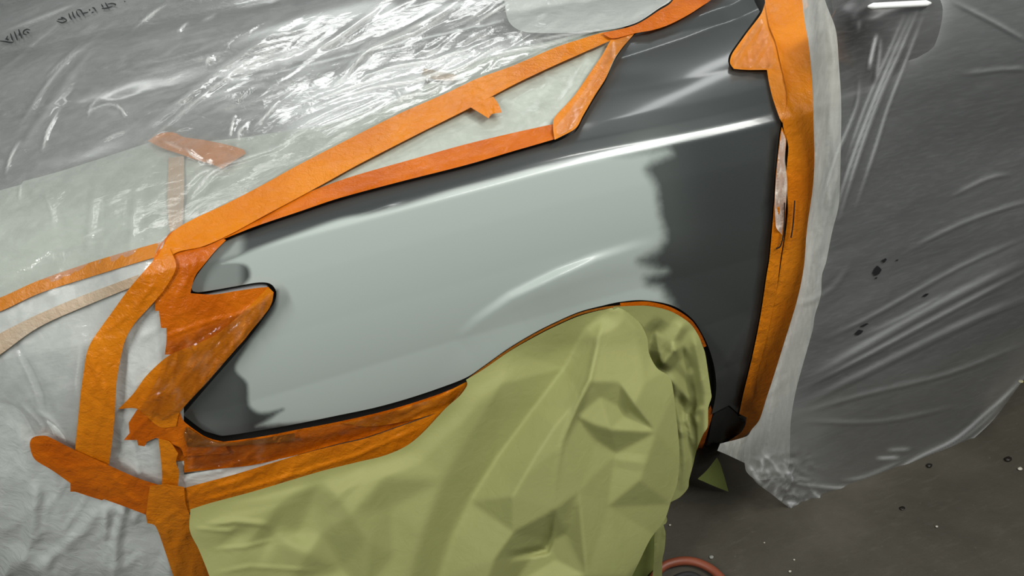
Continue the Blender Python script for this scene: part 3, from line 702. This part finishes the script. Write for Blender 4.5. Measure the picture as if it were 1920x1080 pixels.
# under the wing
tape([(338,784),(352,797),(379,816),(400,824),(419,828),(493,818),(560,805),(633,791),(700,776),(759,760),(820,740),(850,728),(872,719),(878,728),(865,748),(817,773),(769,791),(685,820),(634,832),(556,853),(473,872),(419,878),(345,886),(345,864),(327,864),(320,840),(328,805)], 'tape2', .0155, 'upper orange tape under the bare wing edge, with a browner stretch', 41, 12, .0016, sp=4, extra=(([(380,838),(450,830),(600,818),(700,790),(860,735)], 6, 6, .002, .1), ([(685,785),(690,820)], 4, 4, .002, .2)))
tape([(345,915),(390,903),(445,888),(556,854),(634,834),(685,822),(769,793),(817,775),(862,750),(874,738),(855,752),(836,769),(812,797),(793,815),(762,840),(721,858),(672,870),(600,887),(528,906),(480,924),(430,940),(395,947),(354,962),(346,940)], 'tape', .033, 'lower orange tape holding the top edge of the green paper', 42, 14, .0016, sp=4, extra=(([(360,945),(450,920),(560,888),(680,850),(790,800)], 5, 5, .003, .1), ([(356,930),(480,890)], 4, 4, .002, .2)))
tape([(640,793),(700,780),(759,764),(820,743),(874,716),(879,722),(877,735),(862,748),(845,762),(820,774),(760,790),(690,800)], 'tape', .019, 'glossy crumpled orange tape end at the front of the wheel arch', 43, 20, .0022, sp=4, extra=(([(700,815),(800,765),(868,722)], 6, 6, .003, .1),))
tape([(350,800),(378,818),(400,827),(440,829),(552,812),(554,826),(490,832),(400,838),(352,838),(345,815)], 'tapebrown', .0225, 'brownish film-backed orange tape just below the wing front corner', 44, 10, .0012, sp=4)
def clear_patch(poly, off, label, ang, seed, sp=3.5):
    o = panel('film_scrap', poly, patch_mat, off=off, sp=sp, disp=lambda p: .0035*ridged(p, 26, ang, 4, seed)+.002*ridged(p, 13, ang+35, 4, seed+1)+.002*fbm(p, 40, ang, 3, seed+2), attr={'fold': lambda p: .09*ridged(p, 12, ang, 6, seed+3)*ridged(p, 40, ang+60, 2, seed+5)})
    return tag(o, label, 'film scrap')
patch_mat = m_film('thin_clear_scrap', .0, (.95, .72, .5), .10, .0, (0, .7, 0), .5, 45, 1.4, (1, 1, 1), .6)
clear_patch([(306,642),(350,625),(420,598),(480,570),(505,548),(512,562),(505,580),(455,640),(385,722),(342,768),(300,790),(262,770),(300,700)], .0285, 'thin wrinkled clear film stuck over the slanting headlamp tape', 48, 211)
clear_patch([(345,800),(385,822),(420,832),(560,810),(700,780),(820,745),(872,720),(862,742),(769,785),(634,825),(470,868),(352,880)], .024, 'thin wrinkled clear film stuck along the upper tape beneath the wing', 14, 221)
clear_patch([(1378,104),(1426,32),(1440,60),(1452,100),(1460,130),(1440,128),(1378,126),(1373,115)], .0165, 'small crumpled clear film on the pointed tape flap at the upper right', 60, 231)
clear_patch([(1150,78),(1186,66),(1152,108),(1132,150),(1114,178),(1090,218),(1076,238),(1046,255),(1042,238),(1080,190),(1115,140),(1130,110)], .0285, 'thin shiny clear film over the tape at the pointed end beside the wing', 62, 241)
# wheel arch edge
AL = [(880,710),(907,690),(955,656),(1000,629),(1037,610),(1085,589),(1130,578),(1163,574)]
tape(strip_poly(AL, 4, 4), 'tapebrown', -.0005, 'hair-thin orange tape line along the front of the wheel arch', 51, 25, .0, sp=3)
AR = [(1163,572),(1207,569),(1235,573),(1258,580),(1280,592),(1297,606),(1312,628),(1322,650)]
tape(strip_poly(AR, 8, 6), 'tape2', -.002, 'thin orange tape round the top of the wheel arch above the green paper', 52, 0, .0003, sp=3)
tape([(1332,760),(1336,775),(1328,806),(1318,840),(1310,860),(1300,862),(1308,825),(1322,800),(1326,775)], 'tape2', -.004, 'short orange tape at the lower rear of the wheel arch', 53, 80, .001, sp=3)
# door edge tapes
tape([(1432,-40),(1434,0),(1438,28),(1443,50),(1454,78),(1465,125),(1475,167),(1476,190),(1473,208),(1468,228),(1470,245),(1478,275),(1474,330),(1477,400),(1465,489),(1455,551),(1436,640),(1420,700),(1410,745),(1400,782),(1398,795),(1393,806),(1387,813),(1367,826),(1369,837),(1385,827),(1409,806),(1424,787),(1437,747),(1447,717),(1469,647),(1494,565),(1507,502),(1513,430),(1524,352),(1527,300),(1526,250),(1523,156),(1516,81),(1509,42),(1508,18),(1516,12),(1500,-40)], 'tape', .012, 'wide orange tape running down the front edge of the film-covered door', 61, 88, .0012, sp=5, extra=(([(1440,30),(1462,100),(1474,160),(1478,205)], 5, 9, .003, .1), ([(1480,250),(1486,330),(1476,460),(1460,560),(1435,660)], 5, 5, .0015, .1)))
tape([(1427,26),(1436,0),(1446,50),(1456,78),(1467,125),(1477,167),(1476,205),(1468,232),(1462,222),(1450,188),(1442,156),(1438,131),(1400,131),(1376,129),(1369,119),(1370,108),(1375,97),(1400,62)], 'tape3', .009, 'pointed orange tape flap reaching over the wing below the windscreen corner', 62, 60, .0026, sp=4)
tape([(1466,238),(1474,262),(1470,300),(1472,330),(1473,380),(1471,433),(1463,489),(1455,551),(1436,640),(1420,700),(1412,745),(1402,784),(1386,776),(1393,742),(1411,667),(1426,592),(1437,519),(1443,482),(1452,375),(1455,325),(1463,252)], 'tape', .0145, 'narrow orange tape beside the dark wing, under the wide door-edge tape', 63, 85, .0016, sp=4, extra=(([(1463,260),(1462,330),(1458,440),(1440,560),(1420,660),(1400,770)], 5, 5, .002, .1),))
cr = m_film('crinkled_clear_scrap', .42, (.85, .80, .72), .08, .4, (0, 0, 0), .8, 40, 1.5, (3, 3, .5))
fs = panel('film_scrap', [(1466,244),(1473,262),(1472,300),(1476,345),(1472,400),(1466,440),(1455,425),(1453,375),(1456,325),(1462,270)], cr, off=.018, sp=3, disp=lambda p: .004*ridged(p, 9, 85, 6, 4), attr={'fold': lambda p: .3*ridged(p, 7, 85, 6, 5)+.15*fbm(p, 20, 85, 3, 7)})
tag(fs, 'crinkled shiny clear film scrap on the orange tape at the door edge', 'film scrap')
for k, (ln, lab) in enumerate(((((1490,376),(1487,420),(1483,446)), 'straight dark line'), (((1471,380),(1470,430),(1464,460),(1455,466)), 'longer hooked dark line'))):
    V_, F_ = [], []
    L = bez(ln, 6); T = np.gradient(L, axis=0); T /= np.hypot(T[:, 0], T[:, 1])[:, None]; N = np.stack([-T[:, 1], T[:, 0]], -1)
    q = np.concatenate([L+N*1.3, L-N*1.3]); n = len(L); V_ = body(q, .0225)
    o = finish('ink_line', V_, [[i, i+1, n+i+1, n+i] for i in range(n-1)], MAT['ink'])
    tag(o, lab+' on the orange door-edge tape beside the film scrap', 'mark')

tape([(1364,832),(1374,828),(1384,822),(1390,826),(1376,838),(1372,848),(1366,842)], 'tape', .010, 'tiny torn orange tape crumb under the door-edge tape bottom', 65, 60, .001, sp=3)
# ------------------------------------------------------------------ door film
g_door = lambda x, z: -.052-.05*S((.85-z)/.7)-.05*S((x-.7)/.5)*S((z-.75)/.3)
surf_d = sheet_y(g_door)
EF = [(1500,-50),(1504,0),(1509,42),(1516,81),(1523,156),(1526,250),(1527,300),(1524,352),(1513,430),(1507,502),(1494,565),(1469,647),(1447,717),(1437,747),(1424,787),(1409,806),(1400,818),(1350,832),(1345,845),(1362,852),(1396,868),(1400,885),(1420,900),(1470,895),(1480,870),(1482,800),(1486,765),(1495,721),(1515,650),(1524,617),(1528,591),(1539,554),(1541,517),(1549,491),(1560,436),(1573,380),(1577,252),(1577,185),(1573,122),(1567,56),(1547,0),(1540,-50)]
def ef_d(p): return .004*ridged(p, 26, 84, 6, 71)+wr(p, .006, 40, 80, 4, 72)+tent(p, [(1545,0),(1565,120),(1560,230),(1568,330),(1540,440),(1500,640)], 9, 9, .006, .1)+tent(p, [(1440,745),(1480,700)], 8, 8, .003, .2)
def ef_a(p): return .25*tent(p, [(1530,-20),(1552,60),(1562,150),(1562,230),(1570,330)], 14, 12, 1, 0, False)+.2*fbm(p, 30, 84, 5, 73)-.30*S((p[:, 1]-800)/60)-.35*np.exp(-((p[:, 0]-1530)/18)**2)*S((330-p[:, 1])/150)
e1 = panel('masking_film', EF, edge_film, surf=surf_d, off=-.006, sp=5, disp=ef_d, attr={'fold': ef_a})
tag(e1, 'pale doubled film edge hanging beside the wide door-edge tape', 'masking film')
DF = [(1508,-60),(1512,42),(1518,81),(1525,156),(1529,250),(1530,300),(1527,352),(1516,430),(1510,502),(1497,565),(1472,647),(1450,717),(1440,747),(1427,787),(1412,808),(1403,820),(1396,840),(1396,866),(1405,885),(1418,905),(1445,925),(1470,945),(1500,967),(1512,955),(1530,948),(1580,950),(1640,925),(1700,905),(1760,870),(1810,835),(1860,790),(1895,745),(1925,705),(1990,640),(2120,540),(2120,-60)]
DS = [([(1725,10),(1690,90),(1650,180),(1610,290),(1570,420)],7,.010,.38),([(1712,20),(1675,100),(1630,210),(1590,320),(1560,420)],5,.008,.40),([(1700,20),(1665,100),(1620,205),(1580,320)],4,.007,.28),([(1735,20),(1700,110),(1665,200),(1640,280),(1600,400)],5,.006,.30),([(1645,62),(1636,95),(1628,135)],5,.006,.6),([(1612,140),(1608,190),(1590,240),(1565,300),(1535,400)],7,.008,.28),([(1652,70),(1648,110),(1640,160)],5,.005,.25),
 ([(1500,720),(1620,650),(1760,570),(1940,480)],14,.008,.20),([(1490,735),(1600,680),(1750,600),(1940,500)],8,.006,.16),([(1500,760),(1640,690),(1800,610),(1940,550)],12,.006,.15),([(1530,640),(1620,600),(1800,500),(1940,440)],6,.004,.14),([(1700,470),(1800,420),(1900,385),(1960,375)],6,.004,.14),([(1600,640),(1700,590),(1790,540)],4,.003,.14),([(1490,780),(1620,740),(1780,700),(1930,640)],6,.004,.10),([(1500,790),(1650,790),(1800,760)],5,.003,.08),
 ([(1780,370),(1850,335),(1900,325)],4,.003,.18),([(1780,0),(1860,40),(1930,80)],8,.004,.10),([(1800,140),(1880,130),(1940,130)],4,.003,.10),([(1640,860),(1690,858)],4,.003,.5),([(1570,900),(1620,895),(1700,860)],4,.003,.25),([(1660,845),(1710,842)],3,.003,.3),([(1540,440),(1500,560),(1560,540),(1600,480)],10,.003,.08)]
HEM = [([(1960,660),(1905,725),(1850,775),(1790,825),(1720,860),(1660,895),(1600,915),(1530,912),(1470,900),(1420,885)],5,.006,.42),([(1960,690),(1915,735),(1860,795),(1795,845),(1730,875),(1660,905),(1600,922)],4,.005,.35),([(1640,924),(1600,932),(1560,942),(1510,925)],5,.006,.5),([(1920,705),(1870,765),(1820,812),(1760,850),(1700,880)],3,.004,.3),([(1585,948),(1540,935),(1515,912)],4,.006,.35),([(1500,965),(1480,945),(1512,950),(1510,930)],4,.006,.45),([(1470,860),(1475,885),(1490,905)],5,.006,.4),([(1428,850),(1450,870),(1472,900)],5,.008,.4),([(1405,870),(1420,900),(1440,915)],6,.006,.4),([(1430,855),(1428,890)],4,.006,.4)]
DS = [(bez(a_, 4).tolist(), b_, c_, d_) for a_, b_, c_, d_ in DS]; HEM = [(bez(a_, 4).tolist(), b_, c_, d_) for a_, b_, c_, d_ in HEM]
def df_d(p):
    v = wr(p, .012, 130, 30, 4, 81)+.0018*fbm(p, 34, 28, 6, 82, 2)
    for ln, w, h, _ in DS+HEM: v = v+tent(p, ln, max(w, 8), max(w, 8), h*.8, .2, False)
    bunch = np.exp(-((p[:, 0]-1460)/50)**2-((p[:, 1]-905)/45)**2)
    return v+.016*bunch*(ridged(p, 22, 50, 1.5, 83)+fbm(p, 14, 20, 1, 84))
def df_a(p):
    v = .01+.07*np.clip(fbm(p, 26, 27, 9, 85)*2, -.2, 1)*S((p[:, 1]-380)/120)+.05*fbm(p, 120, 30, 2, 86)
    for ln, w, h, a in DS+HEM: v = np.maximum(v, tent(p, ln, max(w*.9, 6), max(w*.9, 6), a*1.2, .3, False))
    bunch = np.exp(-((p[:, 0]-1460)/50)**2-((p[:, 1]-905)/45)**2)
    v = v-.12*np.exp(-((p[:, 0]-1605)/55)**2-((p[:, 1]-50)/75)**2)
    return v+.30*bunch*ridged(p, 18, 50, 1.3, 83)+.10*np.exp(-((p[:, 0]-1500)/60)**2)*S((p[:, 1]-700)/80)
f4 = panel('door_film', DF, door_clear, surf=surf_d, off=.008, sp=3.4, disp=df_d, attr={'fold': df_a})
tag(f4, 'big clear plastic film draped over the door at the right, gathered at its hem', 'plastic film')
for poly in ([(1636,512),(1640,503),(1645,498),(1650,502),(1653,506),(1648,514),(1640,517)], [(1652,489),(1660,484),(1663,486),(1658,493)], [(1679,488),(1684,486),(1683,490)], [(1602,626),(1610,618),(1619,620),(1614,626),(1607,629)], [(1612,612),(1625,606),(1629,607),(1618,613)], [(1729,556),(1735,551),(1742,550),(1736,556)], [(1640,521),(1645,519),(1643,524)]):
    o = panel('black_smudge', poly, MAT['ink'], surf=surf_d, off=.0105, sp=3, disp=df_d, parent=f4)

# ------------------------------------------------------------------ green masking paper over the wheel
g_pap = lambda x, z: -.050-.16*S((.62-z)/.62)
surf_p = sheet_y(g_pap)
paper = empty('masking_paper', (.0, -.2, .3), 'crumpled green masking paper draped over the front wheel', 'masking paper')
P1 = [(357,955),(395,943),(480,920),(600,884),(672,866),(721,854),(762,836),(793,811),(836,765),(862,742),(876,722),(874,712),(907,692),(955,659),(1000,633),(1037,614),(1085,593),(1130,581),(1163,578),(1195,600),(1213,632),(1217,662),(1232,690),(1255,706),(1262,730),(1268,780),(1274,850),(1270,905),(1258,940),(1246,975),(1220,1010),(1200,1050),(1170,1110),(1120,1200),(450,1260),(396,1090),(373,1031),(356,995)]
NET = [(1132,585,10),(1192,615,14),(1105,715,44),(1210,717,34),(1160,716,38),(1125,745,32),(1190,760,46),(1180,772,22),(1080,780,32),(1145,805,46),(1155,850,20),(1115,797,40),(1120,827,24),(1050,840,46),(1085,922,42),(1040,956,44),(1230,810,38),(1240,700,22),(1265,735,16),(1277,860,10),(1258,945,4),(1200,900,36),(1140,950,22),(1175,1080,26),(1100,1080,40),(1062,1000,14),(1042,1050,8),
 (1122,645,26),(1098,612,2),(1058,690,-6),(1000,765,-10),(930,860,-12),(880,940,-12),(850,1000,-12),(820,1090,-10),(1088,740,40),(1070,765,38),(1040,800,40),(1008,850,44),(985,890,46),(962,930,46),(963,997,42),(925,1050,36),(905,1110,30),(1000,1040,4),(1032,1015,4),(960,1100,6),
 (940,720,6),(870,790,10),(780,840,4),(720,895,14),(659,965,26),(735,950,2),(830,900,14),(790,1000,16),(740,1040,4),(760,1110,12),(600,890,2),(530,938,8),(585,948,-6),(522,985,0),(560,1000,-8),(578,1036,16),(600,1000,4),(490,1065,6),(510,1010,-4),(690,1012,22),(640,1068,-6),(680,1110,8),(400,962,2),(380,1000,3),(440,985,8),(452,1000,0),(490,985,10),(395,1032,0),(460,1024,7),(520,1010,4),(420,1082,5),(540,1100,2),
 (357,950,0),(480,918,0),(672,862,0),(762,832,0),(836,762,0),(874,710,0),(955,657,0),(1037,611,0),(1163,575,4),(1225,640,8),(1300,900,0),(1240,1010,0),(1180,1200,0),(700,1260,0),(420,1260,0),(350,1100,0),(340,1000,0),(1320,700,0)]
CH = [[(1132,585),(1122,645),(1105,715),(1050,840),(1040,956)], [(1105,715),(1088,740),(1070,765),(1040,800),(1008,850),(985,890),(962,930),(963,997),(925,1050),(905,1110)],
 [(1098,612),(1058,690),(1000,765),(930,860),(880,940),(850,1000),(820,1090)], [(1192,615),(1210,717)], [(1240,700),(1265,735),(1277,860),(1258,945)], [(870,790),(780,840),(720,895),(659,965)], [(1085,922),(1100,1080)], [(1155,850),(1140,950),(1175,1080)], [(940,720),(830,900),(790,1000),(760,1110)]]
_ix = {(a, b): i for i, (a, b, c) in enumerate(NET)}
_ne = [(_ix[a], _ix[b]) for c in CH for a, b in zip(c[:-1], c[1:])]
_nv, _, _nf, *_ = delaunay_2d_cdt([Vector((a, b)) for a, b, c in NET], _ne, [], 0, 1e-5)
_nh = {(a, b): c for a, b, c in NET}
_nv = [(v.x, v.y, min(NET, key=lambda q: (q[0]-v.x)**2+(q[1]-v.y)**2)[2]) for v in _nv]
def net(p):
    def one(p):
        r = np.zeros(len(p))
        for f in _nf:
            a, b, c = (np.array(_nv[i]) for i in f)
            dt = (b[1]-c[1])*(a[0]-c[0])+(c[0]-b[0])*(a[1]-c[1])
            if abs(dt) < 1e-6: continue
            w0 = ((b[1]-c[1])*(p[:, 0]-c[0])+(c[0]-b[0])*(p[:, 1]-c[1]))/dt
            w1 = ((c[1]-a[1])*(p[:, 0]-c[0])+(a[0]-c[0])*(p[:, 1]-c[1]))/dt
            m = (w0 >= -1e-6) & (w1 >= -1e-6) & (w0+w1 <= 1+1e-6)
            r[m] = (w0*a[2]+w1*b[2]+(1-w0-w1)*c[2])[m]
        return r
    soft = 4+8*S((960-p[:, 0])/150)
    acc = 2*one(p)
    for k in range(8):
        a = k*math.pi/4; rr = soft*(1 if k % 2 else .6)
        acc = acc+one(p+np.stack([rr*math.cos(a), rr*math.sin(a)], -1))
    return acc/10*.001
SMALL = [([(1131,583),(1120,640),(1105,714),(1052,838),(1042,900),(1038,958)], 8, 8, .003), ([(380,985),(440,978),(500,984),(512,1000)], 9, 7, .005), ([(362,990),(430,996),(452,987)], 5, 6, .003), ([(395,1030),(460,1025),(520,1010)], 5, 7, .003), ([(400,1075),(470,1062),(600,1070)], 6, 8, .003),
 ([(1040,954),(1034,1000),(1024,1032),(950,1046)], 9, 12, -.016), ([(1060,1000),(1085,925)], 10, 10, .004), ([(880,720),(960,668),(1000,640)], 8, 14, .002), ([(390,952),(500,935),(620,902)], 8, 14, .004), ([(1140,860),(1220,870)], 16, 16, .003), ([(700,865),(660,905),(600,965)], 14, 14, .003)]
def pap_d(folds, seed, amp=.003):
    def d(p):
        v = amp*4*fbm(p, 170, 50, 1.6, seed, 2)+amp*.6*fbm(p, 60, 20, 1.5, seed+5, 1)
        for ln, wl, wrr, h in folds: v = v+tent(p, ln, wl, wrr, h, .22)
        edge = S((p[:, 1]-(570))/60)
        return v*np.where(edge > 0, .25+.75*edge, .25)
    return d
d1 = lambda p: net(p)*1.45+.006*fbm(p, 150, 50, 1.5, 91, 2)+sum(tent(p, ln, a, b, h, .25) for ln, a, b, h in SMALL)
def nearlip(p):   # keep the paper tight where it is taped down
    d, s_, t = seg(p, [(357,955),(480,920),(672,866),(762,836),(836,765),(874,712),(955,659),(1037,614),(1130,581)])
    return S(d/45)
panel('front_sheet', P1, MAT['paper'], surf=surf_p, off=.0, sp=4, parent=paper, disp=lambda p: -.008+.022*S((p[:, 1]-640)/120)+d1(p)*nearlip(p))
P2 = [(1150,575),(1207,573),(1235,577),(1258,584),(1280,596),(1297,610),(1310,630),(1316,645),(1322,662),(1328,700),(1333,735),(1334,745),(1328,765),(1327,800),(1318,815),(1306,845),(1300,870),(1292,900),(1290,915),(1275,932),(1252,945),(1240,960),(1200,940),(1200,760),(1170,660)]
FOLDS2 = [([(1225,700),(1215,660),(1225,625),(1245,600)], 20, 20, -.020), ([(1238,690),(1260,660),(1280,650)], 16, 20, .024), ([(1248,700),(1280,735),(1300,760)], 18, 14, .016), ([(1236,692),(1262,720),(1276,790),(1284,860),(1278,920)], 12, 18, .014), ([(1285,600),(1262,640),(1258,660)], 14, 20, .014), ([(1300,620),(1310,680),(1318,740)], 12, 12, .010), ([(1318,760),(1300,775),(1306,800)], 10, 10, .012), ([(1282,770),(1292,800),(1300,840)], 7, 7, .012), ([(1272,740),(1284,790)], 8, 10, -.012), ([(1275,650),(1290,680),(1300,700)], 10, 12, -.012), ([(1250,740),(1256,830),(1268,900)], 10, 12, .012), ([(1270,810),(1290,812)], 12, 12, .006)]
panel('tucked_fold', P2, MAT['paper'], surf=surf_p, off=-.004, sp=4, parent=paper, disp=lambda p: pap_d(FOLDS2, 101, .0015)(p)-.045*S((p[:, 1]-640)/120)*S((1325-p[:, 0])/30))['label'] = 'darker folded side of the green paper tucked behind the sheet'
P3 = [(1246,960),(1251,975),(1248,982),(1244,984),(1248,1000),(1246,1030),(1242,1050),(1240,1140),(1219,1140),(1226,1050),(1228,1000),(1236,970)]
panel('hanging_strip', P3, MAT['paper'], surf=surf_p, off=-.02, sp=4, parent=paper, disp=lambda p: .002*ridged(p, 20, 80, 2, 5))
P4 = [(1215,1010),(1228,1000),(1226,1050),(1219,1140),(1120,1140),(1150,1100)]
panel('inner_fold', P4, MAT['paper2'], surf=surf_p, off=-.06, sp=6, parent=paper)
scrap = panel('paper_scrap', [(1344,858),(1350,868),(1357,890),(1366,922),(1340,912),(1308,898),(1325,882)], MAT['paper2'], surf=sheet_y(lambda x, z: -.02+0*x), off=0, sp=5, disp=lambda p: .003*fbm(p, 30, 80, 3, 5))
tag(scrap, 'small green paper corner poking out below the side skirt', 'paper scrap')
car_fringe = tape([(872,722),(845,768),(842,772),(838,770),(850,752)], 'tapebrown', .036, 'tiny brown curled tape end beside the green paper front edge', 54, 30, .001, sp=3)

# ------------------------------------------------------------------ floor things
fz = plane_z(FLOOR_Z)
hc = fz([(1288, 1128)])[0]
L = fz(bez([(1190,1150),(1215,1105),(1238,1072),(1262,1060),(1290,1057),(1318,1064),(1345,1082),(1375,1120),(1395,1160)], 6))
L[:, 2] = FLOOR_Z+.0115
hose = tube('air_hose', L, .0105, m_plain('orange_red_rubber', (.20, .050, .022), .5), n=12)
tag(hose, 'orange-red rubber hose curving on the floor at the bottom edge', 'hose')
L2 = fz(bez([(1225,1165),(1240,1118),(1258,1094),(1277,1083),(1296,1081),(1314,1090),(1332,1112),(1350,1160)], 6)); L2[:, 2] = FLOOR_Z+.008
cable = tube('power_cable', L2, .007, m_plain('dark_cable_rubber', (.012, .012, .012), .75), n=10)
tag(cable, 'dark cable lying inside the bend of the orange-red hose', 'cable')
rnd = random.Random(4)
def pebble(px, py, r, mat, name, label, cat, flat=.5, group=None):
    c = fz([(px, py)])[0]; V = []; F = []; n, m = 8, 5
    for i in range(m):
        a = math.pi*(i+.5)/m
        for j in range(n):
            b = 2*math.pi*j/n; q = r*(1+.3*(rnd.random()-.5))
            V.append((c[0]+q*math.sin(a)*math.cos(b)*1.3, c[1]+q*math.sin(a)*math.sin(b), FLOOR_Z+r*flat*(1-math.cos(a))))
    for i in range(m-1):
        for j in range(n): F.append([i*n+j, i*n+(j+1) % n, (i+1)*n+(j+1) % n, (i+1)*n+j])
    F.append(list(range(n))[::-1]); F.append([(m-1)*n+j for j in range(n)])
    o = finish(name, V, F, mat); return tag(o, label, cat, group)
pale = m_plain('pale_grit', (.42, .40, .34), .7); darkm = m_plain('rusty_dark_bolt', (.015, .012, .009), .4, .5); leafm = m_plain('yellow_paper_chip', (.45, .42, .22), .6)
for i, (x, y, r, lb) in enumerate(((1756, 988, .0028, 'pale grit speck on bare floor below the film hem'), (1481, 1072, .003, 'pale grit speck at the bottom edge right of the hose'), (1489, 1050, .0022, 'smaller pale speck just above the bottom-edge one'), (1256, 985, .0025, 'pale grit speck beside the hanging paper strip'), (1433, 1018, .0018, 'tiny pale speck on the floor midway between hose and film'))):
    pebble(x, y, r, pale, 'grit_speck', lb, 'debris', .6)
pebble(1742, 874, .0065, darkm, 'metal_nut', 'dark metal nut on the floor just outside the film hem', 'nut', .5)
pebble(1890, 862, .008, darkm, 'dark_lump', 'dark lump of dirt on the floor near the right edge', 'debris', .4)
pebble(1912, 880, .005, pale, 'stone_chip', 'pale stone chip beside the dark lump near the right edge', 'debris', .5)
pebble(1692, 953, .006, darkm, 'oil_blob', 'dark greasy blob on the floor below the gathered hem', 'debris', .15)
pebble(1334, 1045, .005, m_plain('grey_grit', (.2, .2, .18), .6), 'gravel_chip', 'grey gravel chip on the floor just above the hose', 'debris', .35)
pebble(1914, 716, .006, leafm, 'paper_chip', 'yellowish chip on the floor at the right edge behind the film hem', 'debris', .3)
